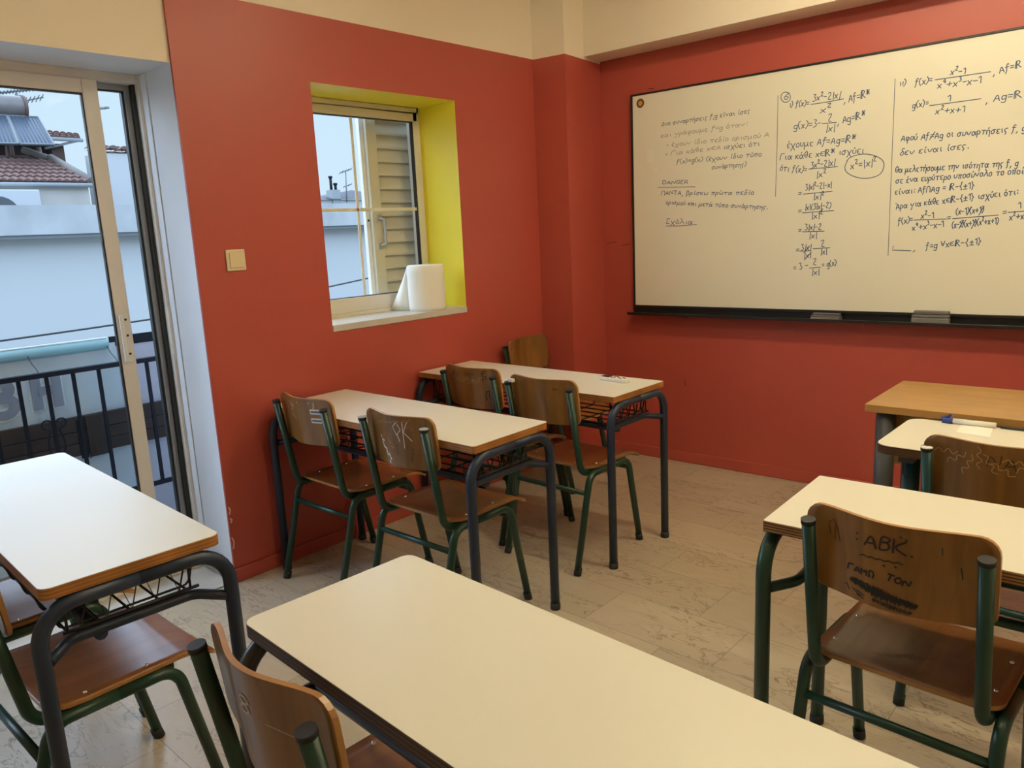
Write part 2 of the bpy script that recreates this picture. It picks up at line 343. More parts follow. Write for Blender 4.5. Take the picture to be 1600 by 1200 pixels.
wq(YD1, .35, ZB, CEIL, 1)
XS = -.012
wq(YN, YD0, 0, CEIL, 1, XS); wq(YD0, YD1, DH, CEIL, 1, XS)
m.quad((0, YD1, 0), (0, YD1, CEIL), (XS, YD1, CEIL), (XS, YD1, 0), 0)
# reveals: door (white), window (yellow)
m.quad((XS, YD1, 0), (-TH, YD1, 0), (-TH, YD1, DH), (XS, YD1, DH), 2)
m.quad((XS, YD0, 0), (-TH, YD0, 0), (-TH, YD0, DH), (XS, YD0, DH), 2)
m.quad((XS, YD0, DH), (XS, YD1, DH), (-TH, YD1, DH), (-TH, YD0, DH), 2)
for a, b, c, d in (((0, WY0, WZ0), (0, WY0, WZ1), (-TH, WY0, WZ1), (-TH, WY0, WZ0)), ((0, WY1, WZ0), (0, WY1, WZ1), (-TH, WY1, WZ1), (-TH, WY1, WZ0)), ((0, WY0, WZ1), (0, WY1, WZ1), (-TH, WY1, WZ1), (-TH, WY0, WZ1)), ((0, WY0, WZ0), (0, WY1, WZ0), (-TH, WY1, WZ0), (-TH, WY0, WZ0))): m.quad(a, b, c, d, 3)
# outer face
for y0, y1, z0, z1 in ((YN, YD0, -.06, CEIL), (YD0, YD1, DH, CEIL), (YD1, WY0, -.06, CEIL), (WY0, WY1, -.06, WZ0), (WY0, WY1, WZ1, CEIL), (WY1, .4, -.06, CEIL)): wq(y0, y1, z0, z1, 2, -TH)
struct(m.build('wall_left', [RED, CREAM, WHITE_P, YEL], fix=False), 'red painted wall with the small yellow window opening, cream above', 'wall')
m = MB(); m.v = []
def bq(b0, b1, z0, z1, mi): m.quad(bpt(b0, z0), bpt(b1, z0), bpt(b1, z1), bpt(b0, z1), mi)
bq(-.05, XR+.1, 0, ZB+.03, 0); bq(-.05, XR+.1, ZB+.03, CEIL, 1)
struct(m.build('wall_back', [RED, CREAM], fix=False), 'red painted wall behind the whiteboard', 'wall')
m = MB(); m.quad((XR, YN, 0), (XR, .6, 0), (XR, .6, CEIL), (XR, YN, CEIL)); struct(m.build('wall_right', CREAM, fix=False), 'plain cream side wall out of view', 'wall')
m = MB(); m.quad((-TH, YN, 0), (XR, YN, 0), (XR, YN, CEIL), (-TH, YN, CEIL)); struct(m.build('wall_front', CREAM, fix=False), 'plain cream wall behind the camera', 'wall')
# corner pier (red below, cream above) and beam over the board wall
P0, P1, P2 = V((0, -.43, 0)), V((.207, -.398, 0)), V((.150, .06, 0))
m = MB()
for a, b in ((P0, P1), (P1, P2)):
    for z0, z1, mi in ((0, ZB-.002, 0), (ZB-.002, CEIL, 1)): m.quad(a+V((0, 0, z0)), b+V((0, 0, z0)), b+V((0, 0, z1)), a+V((0, 0, z1)), mi)
struct(m.build('trim_1', [RED, CREAM], fix=False), 'red corner pier where the window wall meets the board wall', 'pier')
m = MB(); zb = 2.381; dep = .195; a0, a1 = .05, XR+.1
m.quad(bpt(a0, zb, dep), bpt(a1, zb, dep), bpt(a1, CEIL, dep), bpt(a0, CEIL, dep)); m.quad(bpt(a0, zb, 0), bpt(a1, zb, 0), bpt(a1, zb, dep), bpt(a0, zb, dep))
struct(m.build('trim_2', CREAM, fix=False), 'cream ceiling beam running above the whiteboard wall', 'beam')
m = MB()
m.box(0, .013, YD1, -.43, 0, .06); struct(m.build('baseboard_left', RED, bevel=.004), 'low red skirting under the window wall', 'skirting')
m = MB(); X = lambda p: bpt(p.x, p.z, p.y); m.box(.15, XR, 0, .013, 0, .065, X=X); struct(m.build('baseboard_back', RED, bevel=.004), 'low red skirting under the whiteboard wall', 'skirting')
m = MB(); m.box(-.285, .0, YD1-.012, YD1, 0, .075); struct(m.build('baseboard_doorway', mat('grey_marble', (.42, .40, .37), .4, noise=.3, nscale=20), bevel=.003), 'grey marble skirting at the foot of the white door reveal', 'skirting')
m = MB(); m.box(-TH, 0, YD0, YD1, -.05, .0); struct(m.build('trim_3', MARBLE), 'pale marble threshold of the balcony door', 'threshold')
m = MB(); m.box(-.30, .006, WY0-.0, WY1+.0, WZ0-.03, WZ0+.0015); struct(m.build('trim_4', MARBLE, bevel=.003), 'pale marble sill of the small window', 'sill')
# ------------------------------------------------------------------ balcony door
m = MB(); m.box(-.285, -.232, YD1-.005, YD1, .075, DH-.004); struct(m.build('trim_5', WHITE_P, bevel=.003), 'white plaster strip down the door reveal beside the frame', 'plaster strip')
CHIP = mat('bare_plaster_chip', (.66, .60, .52), .8)
for y_, z_, l_ in ((-2.524, .335, .03), (-2.522, .285, .018), (-2.525, .20, .05)):
    ribbon([[(y_, z_), (y_+.006, z_-l_*.4), (y_+.001, z_-l_)]], .006, lambda a, b: V((.0008, a, b))).build('peeled_paint_chip', CHIP, bpy.data.objects['wall_left'], fix=False)
d = thing('door_1', 'beige aluminium sliding balcony door', 'door', (-.30, YD1, 0), 0, kind='structure')
m = MB()                                            # fixed frame: jamb, head and sill track (local y negative, x toward outside negative)
m.box(-.06, .018, -.016, 0, 0, DH); m.box(-.07, .012, -2.02, 0, DH-.035, DH); m.box(-.08, .012, -2.02, 0, 0, .028); m.box(-.08, .018, -2.02, -2.00, 0, DH)
m.build('door_frame', ALU, d, bevel=.002)
m = MB(); m.box(-.075, -.01, -.030, -.016, .028, DH-.035); m.box(-.062, -.040, -.060, -.052, .1, DH-.06); m.box(-.03, -.022, -2.0, -.02, .028, .04); m.build('gasket', GASK, d)
def leaf(name, x, y0, y1, sw, mat_, top=.052):
    lf = MB(); t = .034
    lf.box(x-t/2, x+t/2, y1-sw, y1, .03, DH-.036); lf.box(x-t/2, x+t/2, y0, y0+sw, .03, DH-.036)
    lf.box(x-t/2, x+t/2, y0+sw, y1-sw, DH-.036-top, DH-.036); lf.box(x-t/2, x+t/2, y0+sw, y1-sw, .03, .10)
    o = lf.build(name, mat_, d, bevel=.003)
    g = MB(); g.box(x-.003, x+.003, y0+sw-.004, y1-sw+.004, .096, DH-.034-top); g.build('glass_pane', GLASS, o)
    k = MB()
    for a, b in ((y0+sw, y0+sw+.005), (y1-sw-.005, y1-sw)): k.box(x-.006, x+.010, a, b, .10, DH-.036-top)
    k.box(x-.006, x+.010, y0+sw, y1-sw, DH-.042-top, DH-.036-top); k.build('gasket', GASK, o)
    return o
lf1 = leaf('sliding_leaf', .0, -1.21, -.170, .056, ALU)
leaf('sliding_leaf', -.048, -1.10, -.030, .022, mat('grey_aluminium', (.30, .31, .32), .35, metal=.3), .022)
m = MB(); m.box(.017, .024, -.222, -.182, .965, 1.165); h = m.build('door_handle', ALU, lf1, bevel=.003)
m = MB(); m.box(.024, .040, -.219, -.206, .97, 1.16); m.build('grip', ALU, h, bevel=.003) if False else m.build('finger_pull', ALU_W, lf1, bevel=.004)
m = MB()
for z in (1.14, 1.075, 1.0): m.tube([(.0245, -.193, z), (.0262, -.193, z)], .005, 10)
m.build('screw', RUB, lf1)
m = MB(); m.box(-.02, .0225, -.0165, .001, .97, 1.17); m.build('strike_plate', ALU_W, d, bevel=.002)
# ------------------------------------------------------------------ small window: frame, pane with a cross of glazing bars, sliding louvred shutter behind
wn = thing('window_1', 'small beige sliding window in the yellow recess', 'window', (-.30, (WY0+WY1)/2, WZ0), 0, kind='structure')
hw = (WY1-WY0)/2; H = WZ1-WZ0
m = MB(); m.box(-.07, .018, hw-.018, hw, 0, H); m.box(-.07, .018, -hw, -hw+.018, 0, H); m.box(-.07, .018, -hw, hw, H-.028, H); m.box(-.07, .030, -hw, hw, 0, .018)
m.build('window_frame', ALU, wn, bevel=.003)
sy0, sy1, sw = -hw+.015, hw-.018, .030
m = MB(); m.box(-.012, .022, sy1-sw, sy1, .018, H-.03); m.box(-.012, .022, sy0, sy0+sw, .018, H-.03); m.box(-.012, .022, sy0, sy1, H-.072, H-.03); m.box(-.012, .024, sy0, sy1, .018, .092)
sash = m.build('sash', ALU, wn, bevel=.003)
m = MB(); m.box(.001, .006, sy0+sw, sy1-sw, .09, H-.07); m.build('glass_pane', GLASS, sash)
m = MB(); m.box(.006, .013, -.024, -.008, .09, H-.07); m.box(.006, .013, sy0+sw, sy1-sw, .523, .540); m.build('glazing_bar', ALU_W, sash, bevel=.002)
m = MB(); m.box(-.004, .016, sy1-sw-.007, sy1-sw, .092, H-.072); m.box(-.004, .016, sy0+sw, sy1-sw, H-.077, H-.072); m.box(-.004, .016, sy0+sw, sy1-sw, .092, .096); m.build('gasket', GASK, sash)
sh = bpy.data.objects.new('louvred_shutter', None); COL.objects.link(sh); sh.parent = wn; sh.location = (-.12, 0, 0)
s0 = -1.335-(WY0+WY1)/2; s1 = hw+.10
m = MB(); m.box(-.018, .018, s0, s0+.066, .02, H-.01); m.box(-.018, .018, s0+.066, s1, H-.06, H-.01); m.box(-.018, .018, s0+.066, s1, .02, .075); m.box(-.018, .018, s1-.05, s1, .02, H)
m.build('shutter_frame', ALU_S, sh, bevel=.003)
m = MB(); m.box(-.03, -.004, s0-.026, s0, .02, H-.01); m.build('pale_edge_profile', ALU_W, sh, bevel=.002)
m = MB(); zz = [.075+i*(H-.135)/13 for i in range(14)]
for a, b in zip(zz, zz[1:]):
    i = len(m.v); y0, y1 = s0+.066, s1-.05
    m.quad((-.014, y0, b+.012), (-.014, y1, b+.012), (.016, y1, a+.010), (.016, y0, a+.010)); m.quad((.016, y0, a+.010), (.016, y1, a+.010), (.015, y1, a), (.015, y0, a)); m.quad((.015, y0, a), (.015, y1, a), (-.010, y1, a+.004), (-.010, y0, a+.004))
m.build('louvre_slats', ALU_S, sh, fix=False)
m = MB(); m.box(.018, .026, s0+.028, s0+.052, .325, .36); m.box(.018, .026, s0+.028, s0+.052, .475, .51); m.tube(fillet([(.02, s0+.042, .345), (.045, s0+.060, .352), (.045, s0+.060, .482), (.02, s0+.042, .49)], .010), .008, 8); m.build('shutter_handle', mat('grey_handle', (.36, .35, .32), .4), sh)
m = MB(); m.tube([(-.03, s0-.012, .48), (.0, s0-.012, .48)], .006, 8); m.build('lock_hole', RUB, sh)
# ------------------------------------------------------------------ light switch, paper roll
t = thing('light_switch', 'ivory single light switch on the red wall between door and window', 'light switch', (0, -2.366, 1.355))
m = MB(); m.box(0, .009, -.042, .042, -.043, .043); pl = m.build('switch_plate', PLAST, t, bevel=.004)
m = MB(); m.box(.009, .014, -.030, .030, -.031, .031); m.build('rocker', PLAST, t, bevel=.003)
t = thing('paper_roll', 'big white paper towel roll standing on the window sill', 'paper roll', (-.088, -1.262, WZ0+.0015))
m = MB(); m.lathe([(.022, .232), (.090, .236), (.0965, .230), (.0975, .20), (.097, .02), (.095, 0), (.022, 0)], n=48); m.lathe([(.022, 0), (.022, .232)], n=24); m.build('roll', PAPER, t)
m = MB(); rows = 8
A = [V((-.066, -.072, .222*(1-k/rows)+.004)) for k in range(rows+1)]
for k in range(rows):
    f0, f1 = k/rows, (k+1)/rows
    a, b = A[k], A[k+1]; o0 = V((-.118, -.028, 0))*f0**1.1; o1 = V((-.118, -.028, 0))*f1**1.1
    m.quad(a, b, b+o1*.5+V((.012*f1, -.012*f1, 0)), a+o0*.5+V((.012*f0, -.012*f0, 0)), sm=True); m.quad(a+o0*.5+V((.012*f0, -.012*f0, 0)), b+o1*.5+V((.012*f1, -.012*f1, 0)), b+o1, a+o0, sm=True)
fl = m.build('loose_sheet', PAPER, t); sd = fl.modifiers.new('thickness', 'SOLIDIFY'); sd.thickness = .0012
# ------------------------------------------------------------------ whiteboard
BW0, BW1, BZ0, BZ1 = .379, 2.80, .940, 2.157
wb = thing('whiteboard', 'long whiteboard covered in blue handwritten maths on the red wall', 'whiteboard', bpt(BW0, BZ0, 0), PHI)
L = BW1-BW0; H = BZ1-BZ0                                   # local: x along, -y out of the wall, z up
m = MB(); m.box(.004, L-.004, -.020, -.004, .004, H-.004); sf = m.build('surface', BOARD, wb)
m = MB(); r_ = .010
m.box(-.002, r_, -.026, 0, -.002, H+.002); m.box(L-r_, L, -.026, 0, 0, H); m.box(0, L, -.026, 0, H-.007, H+.003); m.box(0, L, -.026, 0, -.006, .008); m.build('board_frame', BLACKM, wb, bevel=.002)
m = MB(); m.box(-.012, L+.01, -.085, 0, -.046, -.040); m.box(-.012, L+.01, -.088, -.084, -.046, -.030); m.box(-.012, L+.01, -.012, 0, -.046, .0); tr_ = m.build('marker_tray', BLACKM, wb, bevel=.002)
for xx in (.32, 1.31, 2.2):
    m = MB(); m.box(xx, xx+.02, -.03, 0, -.066, -.046); m.build('tray_bracket', RED, wb)
def bl(px, py): b, z = onb(px, py); return (b-BW0, z-BZ0)
mapb = lambda a, b: V((a, -.0206, b))
def lines(L_, h):          # list of (text, x0,y0,x1,y1[,size factor])
    out = []
    for q in L_:
        tx, x0, y0, x1, y1 = q[:5]; hh = h*(q[5] if len(q) > 5 else 1)
        out += write(tx, bl(x0, y0), bl(x1, y1), hh)
    return out
def seg(*p): return [[bl(*q) for q in zip(p[0::2], p[1::2])]]
T1 = [('Δυο συναρτήσεις f,g είναι ίσες', 1037, 197.5, 1174, 177), ("f(x)=g(x) (έχουν ίδιο τύπο", 1060, 256, 1192, 244), ('ισχύει ότι', 1133, 233, 1189, 227.5),
      ('συνάρτησης)', 1115, 264.5, 1168, 260), ('DANGER', 1038, 288, 1077, 287.5, .85), ('ΠANTA, βρίσκω πρώτα πεδίο', 1036, 305, 1180, 304), ('ορισμού και μετά τύπο συνάρτησης.', 1043, 319, 1201, 327), ('Σχόλια', 1043, 349.5, 1084, 350, 1.15)]
T2 = [('και γράφουμε f=g όταν:', 1036, 215.5, 1169, 197), ('• έχουν ίδιο πεδίο ορισμού A', 1044, 230, 1203, 214), ('• Για κάθε x∈A', 1042, 244, 1128, 233.5)]
ln = lines(T1[:4], .0140)+seg(1031, 293, 1060, 292.5, 1089, 292)+seg(1043, 353, 1065, 353, 1091, 350.5)
ribbon(ln, .0036, mapb).build('handwritten_notes', INK2, sf, fix=False)
ribbon(lines(T1[4:], .0140), .0034, mapb).build('handwritten_notes', INK, sf, fix=False)
ribbon(lines(T2, .0140), .0034, mapb).build('faded_notes', INK3, sf, fix=False)
U = [('i) f(x)=', 1236, 168, 1266, 165.5), ('3x^2-2|x|', 1272, 158.5, 1314, 154, 1.1), ('x^2', 1284, 177, 1299, 174.5, 1.1), (', Af=ℝ*', 1321, 161.5, 1360, 152.5, 1.25), ('g(x)=3-', 1243, 202, 1284, 197.5, 1.15), ('2', 1295.5, 190.5, 1301, 190, 1.2), ('|x|', 1292, 206, 1306, 205, 1.1), (', Ag=ℝ*', 1311, 194.5, 1353, 185, 1.2),
     ('έχουμε Af=Ag=ℝ*', 1232, 231.5, 1338, 222, 1.2), ('Για κάθε x∈ℝ* ισχύει', 1221, 250.5, 1351, 239.5, 1.1), ('ότι f(x)=', 1221, 267, 1262, 269.5, 1.1), ('3x^2-2|x|', 1269, 263, 1306, 258.5, 1.05), ('|x^2', 1278, 278, 1292, 276.5, 1.1), ('x^2=|x|^2', 1331, 264.5, 1370, 259, 1.2),
     ('=', 1249.5, 306, 1254, 305.5), ('3|x|^2-2|-x|', 1261, 297, 1301, 293), ('|x|^2', 1273, 312, 1289, 310.5), ('=', 1249.5, 333.5, 1254, 333), ('|x|(3|x|-2)', 1260, 328, 1300, 325), ('|x|^2', 1270, 342, 1287, 340), ('=', 1250, 363.5, 1254, 363), ('3|x|-2', 1260, 359.5, 1285, 358.5), ('|x|', 1266, 372, 1278, 371.5),
     ('=', 1246, 394, 1250.5, 393.5), ('3|x|', 1254, 390.5, 1269, 390), ('|x|', 1258, 402.5, 1269, 402), ('-', 1272, 392.5, 1277, 392), ('2', 1284.5, 385.5, 1290, 385, 1.1), ('|x|', 1284, 397, 1294, 396.5), ('= 3 -', 1243, 422.5, 1265, 418, 1.1), ('2', 1272, 413.5, 1277, 413.5, 1.1), ('|x|', 1270, 429, 1282, 428.5), ('= g(x)', 1287, 418, 1309, 413.5), ('6', 1227, 156, 1233, 155.5, 1.1)]
ln = lines(U, .0165)
ln += seg(1269, 163.8, 1295, 160, 1320.5, 155)+seg(1287, 193.7, 1309, 191.8)+seg(1266, 264.5, 1311, 260.5)+seg(1257.5, 303.4, 1302.5, 299)+seg(1256, 332.5, 1305, 329)+seg(1256, 362, 1290, 361)+seg(1251.5, 392.3, 1269.5, 391.5)+seg(1277, 388.2, 1299, 386.7)+seg(1267, 418.6, 1284, 417.2)
ln += seg(1267, 384, 1258, 395)+seg(1270, 394, 1259, 406)+seg(1281, 334, 1288, 326)
ln += [[bl(1230+7.5*math.cos(k/16*6.28), 152.5+8*math.sin(k/16*6.28)) for k in range(18)], [bl(1353+31*math.cos(k/24*6.28+3.6)*(1+.04*math.sin(k)), 260+19*math.sin(k/24*6.28+3.6)) for k in range(25)]]
W_ = [('ii)', 1407.5, 135, 1417, 133.5), ('f(x)=', 1431.5, 134, 1458, 130), ('x^2-1', 1486, 118, 1509, 116), ('x^4+x^3-x-1', 1466, 139, 1534, 130.5, 1.05), (', Af=ℝ', 1553, 117.5, 1597, 106.5, 1.05), ('g(x)=', 1427.6, 169.5, 1452, 165.5), ('1', 1481.5, 159.5, 1486, 159), ('x^2+x+1', 1463, 179, 1508, 176), (', Ag=ℝ', 1541.5, 161, 1597, 153, 1.05),
      ('Aφού Af≠Ag οι συναρτήσεις f, g', 1409.5, 221, 1603, 205), ('δεν είναι ίσες.', 1408, 243.5, 1514, 232.5), ('Θα μελετήσουμε την ισότητα της f, g', 1400.5, 270, 1591, 259), ('σε ένα ευρύτερο υποσύνολο το οποίο', 1401.5, 286.5, 1606, 271), ('είναι: Af∩Ag = ℝ-{±1}', 1400, 304.5, 1523.5, 294), ('Άρα για κάθε x∈ℝ-{±1} ισχύει ότι:', 1402, 326.5, 1591, 304),
      ('f(x)=', 1405, 350, 1428, 347), ('x^2-1', 1440.5, 341.5, 1460, 340), ('x^4+x^3-x-1', 1427, 360, 1476, 354), ('=', 1481, 344.5, 1486, 344), ('(x-1)(x+1)', 1495, 335.5, 1538, 332), ('(x-1)(x+1)(x^2+x+1)', 1489, 356, 1561, 349), ('=', 1568, 336, 1573, 335.5), ('1', 1592, 326, 1596, 325.5), ('x^2+x+1', 1578.5, 344, 1612, 341), ('f=g ∀x∈ℝ-{±1}', 1448.5, 389, 1534, 381), (',', 1429, 391, 1431, 391)]
l2 = lines(W_, .0165)
l2 += seg(1463, 125.6, 1505, 119.5, 1549, 113)+seg(1454, 165.8, 1494, 160.5, 1534, 155)+seg(1430, 343.8, 1480, 342)+seg(1490, 341.6, 1561, 336)+seg(1576, 331.8, 1606, 329.5)+seg(1397.5, 384.5, 1396, 390.5, 1425, 391.5)
l2 += seg(1512, 336, 1519, 323)+seg(1531, 336, 1539, 322)+seg(1500, 357, 1507, 344)+seg(1519, 357, 1527, 343)
ribbon(ln, .0038, mapb).build('handwritten_equations', INK, sf, fix=False); ribbon(l2, .0038, mapb).build('handwritten_equations', INK, sf, fix=False)
for q in (seg(1218, 150, 1216.5, 230, 1214, 307), seg(1400.5, 124, 1395, 260, 1389.5, 399)): ribbon(q, .003, mapb).build('ruled_divider', INK2, sf, fix=False)
m = MB(); x, z = bl(1019, 244)
m.box(x-.023, x+.022, -.0207, -.0204, z-.035, z+.035); x, z = bl(1027, 266); m.box(x-.01, x+.012, -.0207, -.0204, z-.016, z+.012); m.build('tape_residue', mat('pale_tape', (.86, .84, .76), .4), sf)
x, z = bl(1003.5, 162)
st = thing('round_sticker', 'small round brown and gold sticker at the top corner of the whiteboard', 'sticker', wb.matrix_basis @ V((x, -.0206, z)), PHI)
def disc(r0, r1, y, n=28):
    m = MB()
    for k in range(n):
        a, b = 2*math.pi*k/n, 2*math.pi*(k+1)/n
        m.quad(*[V((r*math.cos(t_), y, r*math.sin(t_))) for r, t_ in ((r0, a), (r1, a), (r1, b), (r0, b))])
    return m
m = disc(.0001, .0285, -.0003); m.build('white_rim', SCR_W, st, fix=False)
disc(.014, .025, -.0008).build('brown_ring', mat('sticker_brown', (.12, .05, .03), .4), st, fix=False); disc(.0001, .014, -.0008).build('gold_centre', mat('sticker_gold', (.65, .32, .04), .4), st, fix=False)
m = MB(); m.quad((-.032, -.0006, 0), (0, -.0006, -.012), (.032, -.0006, 0), (0, -.0006, .012)); m.build('white_diamond', SCR_W, st, fix=False)
for (px, py, ln_, hh, lab) in ((1290, 497, .145, .032, 'slim grey board eraser on the whiteboard tray nearer the corner pier'), (1451, 499, .158, .055, 'thick grey double board eraser on the whiteboard tray below the equations')):
    b, z = onb(px, py); t = thing('board_eraser', lab, 'eraser', bpt(b+.02, BZ0-.040, .053), PHI, 'erasers on the whiteboard tray')
    m = MB(); m.box(-ln_/2, ln_/2, -.024, .024, .0, hh*.55); m.build('felt_pad', FELT, t, bevel=.004)
    m = MB(); m.box(-ln_/2, ln_/2, -.020, .024, hh*.55, hh*.8); m.box(-ln_/2+.004, ln_/2-.004, -.006, .024, hh*.8, hh*1.12); m.build('grip', mat('eraser_grip', (.115, .11, .118), .45), t, bevel=.004)
# marks on the red wall
mw = lambda a, b: bpt(a, b, .0008); DSC = mat('dark_scratch', (.08, .02, .015), .6)
for q, lab in zip((((948, 380), (964, 378)), ((971, 384), (984, 381)), ((1070, 592), (1071, 603)), ((1014, 139), (1022, 138))), ('level dark scratch on the red wall beside the corner pier', 'short dark scratch on the red wall right by the whiteboard edge', 'short upright dark scratch low on the red wall over the corner desk', 'tiny dark nick on the red wall above the round sticker')):
    mk = ribbon([[onb(*p) for p in q]], .004, mw).build('wall_scratch', DSC, fix=False); tag(mk, lab.replace('right by', 'next to'), 'scratch', 'scratches on the red wall')
# ------------------------------------------------------------------ desks
DL, DW, DZ = 1.2, .386, .739
def end_arch(mb_, x, y0, y1, ztop, zend, r, half, R):   # one leg and half of the top bar of an end frame
    ym = (y0+y1)/2; y = y0 if half < 0 else y1
    mb_.tube(fillet([(x, y, .022), (x, y, ztop), (x, ym, ztop)], R, 8), r, 16)
def make_desk(name, label, cx, cy, rz, tube, ply_m, rad, group, basket=True, inset=.010, out=.014):
    t = thing(name, label, 'desk', (cx, cy, 0), rz, group)
    m = MB(); m.slab(rrect(0, DL, 0, DW, rad), DZ-.026, DZ-.0012, 1, 1); m.slab(rrect(.0008, DL-.0008, .0008, DW-.0008, rad), DZ-.0012, DZ, 0, 0)
    m.build('tabletop', [LAM, ply_m], t)
    r = .0172; zt = DZ-.026-r-.001
    for x, s in ((inset, 1), (DL-inset, -1)):
        for hf in (-1, 1):
            m = MB(); end_arch(m, x, -out, DW+out, zt, 0, r, hf, .085); lg = m.build('leg', tube, t)
            m = MB(); y = -out if hf < 0 else DW+out; m.lathe([(.0001, 0), (.019, 0), (.0195, .008), (.0185, .026), (.0001, .026)], (x, y, 0), 16); m.build('foot_cap', RUB, lg)
        m = MB(); m.tube(fillet([(x, -out+.01, .575), (x+s*.055, .055, .585), (x+s*.055, DW-.055, .585), (x, DW+out-.01, .575)], .05, 5), .0125, 12); m.build('crossbar', tube, t)
    if not basket:
        for yy, zz_ in ((.10, .585), (.30, .585)):
            m = MB(); m.tube([(inset+.052, yy, zz_), (DL-inset-.052, yy, zz_)], .011, 10); m.build('stretcher', tube, t)
    if basket:
        m = MB(); m.tube([(.06, DW*.30, .572), (DL-.06, DW*.30, .572)], .014, 10); m.build('stretcher', tube, t)
        m = MB(); zb_ = .607; wr = .0032
        for y in (.05, .115, .18, .245, .31): m.tube([(.055, y, zb_), (DL-.055, y, zb_)], wr, 6)
        for k in range(9):
            x = .09+k*(DL-.18)/8; m.tube(fillet([(x, .03, zb_+.05), (x, .045, zb_-.004), (x, .33, zb_-.004), (x, .355, .705)], .02, 3), wr, 6)
        for x in (.055, DL-.055):
            m.tube([(x, .04, zb_), (x, .34, zb_)], wr*1.3, 6); n = 5
            z = [(x, .05+i*.27/(2*n), zb_ if i % 2 else .70) for i in range(2*n+1)]; m.tube(z, wr, 6)
            for y in (.05, .32): m.tube([(x, y, zb_), (x, y, .70)], wr, 6)
        m.tube([(.055, .345, .66), (DL-.055, .345, .66)], wr, 6)
        m.build('wire_basket', WIRE, t)
    return t
R = math.radians
G_ = 'two-seat school desks'
make_desk('student_desk', 'blue legged cream desk against the red wall with two chairs, second from the whiteboard', .056, -2.307, R(.876), NAVY, PLY, .014, G_)
make_desk('student_desk', 'cream desk with blue legs under the remote control, by the corner pier', .022, -1.452, R(.165), NAVY, PLY, .006, G_)
make_desk('student_desk', 'cream desk with blue legs in front of the balcony door, lit blue by the daylight', .062, -3.511, R(-1.965), NAVY, PLY, .022, G_)
make_desk('student_desk', 'big bare cream desk with worn dark edge at the bottom of the photo', 1.719, -3.356, R(-2.65), mat('black_blue_tube_paint', (.022, .027, .036), .35, coat=.3), PLY_D, .024, G_, basket=False)
make_desk('student_desk', 'cream desk with dark green legs and striped plywood edge behind the scribbled chair', 2.264, -2.36, R(2.353), DKGRN, PLY_S, .005, G_, basket=False)
# front desk of the other row: rounded corners, posts set in from the ends
fd = thing('student_desk', 'cream desk with rounded corners carrying the marker and paper, beside the teacher desk', 'desk', (2.268, -1.599, 0), R(.1), G_)
m = MB(); m.slab(rrect(0, DL, 0, DW, .045, 8), DZ-.027, DZ-.0012, 1, 1); m.slab(rrect(.0008, DL-.0008, .0008, DW-.0008, .045, 8), DZ-.0012, DZ, 0, 0); m.build('tabletop', [LAM, ply('ply_edge_brown', (.14, .06, .017), (.07, .03, .01))], fd)
for x in (.085, DL-.085):
    for y in (.08, DW-.06):
        m = MB(); m.tube([(x, y, .02), (x, y, DZ-.03)], .026, 18); lg = m.build('leg', TEAL, fd)
        m = MB(); m.lathe([(.0001, 0), (.0275, 0), (.0275, .03), (.0001, .03)], (x, y, 0), 16); m.build('foot_cap', RUB, lg)
    m = MB(); m.box(x-.02, x+.02, .02, DW-.02, DZ-.05, DZ-.027); m.build('bracket', GREYM, fd)
m = MB(); m.tube([(.085, DW-.06, .55), (DL-.085, DW-.06, .55)], .014, 10); m.build('stretcher', TEAL, fd)
m = MB(); th_ = lambda a, b: V((.085+.0268*math.sin(a/.0268), .08-.0268*math.cos(a/.0268), b))
ribbon([[(-.018, .70), (-.018, .645), (-.006, .635), (.02, .63)], [(-.008, .70), (-.008, .66), (.02, .655)]], .004, th_, m); m.build('marker_scribble', SCR_B, fd, fix=False)
# teacher desk
td = thing('teacher_desk', 'beech topped teacher desk with dark grey column legs under the whiteboard', 'desk', (2.077, -1.088, 0), R(1.0))
m = MB(); m.slab(rrect(0, 1.45, 0, .50, .004, 2), .712, .739); m.build('desktop', BEECH, td, bevel=.0015)
for x in (.062, 1.39):
    for y in (.05, .44):
        m = MB(); m.tube([(x, y, .03), (x, y, .712)], .0335, 24); lg = m.build('leg', GREYM, td)
        m = MB(); m.lathe([(.0001, 0), (.03, 0), (.036, .012), (.036, .03), (.0001, .03)], (x, y, 0), 20); m.build('foot_cap', RUB, lg)
    m = MB(); m.box(x-.016, x+.016, .08, .42, .66, .712); m.build('bracket', GREYM, td)
m = MB(); m.box(.085, 1.367, .095, .113, .50, .712); m.build('modesty_panel', BEECH, td)
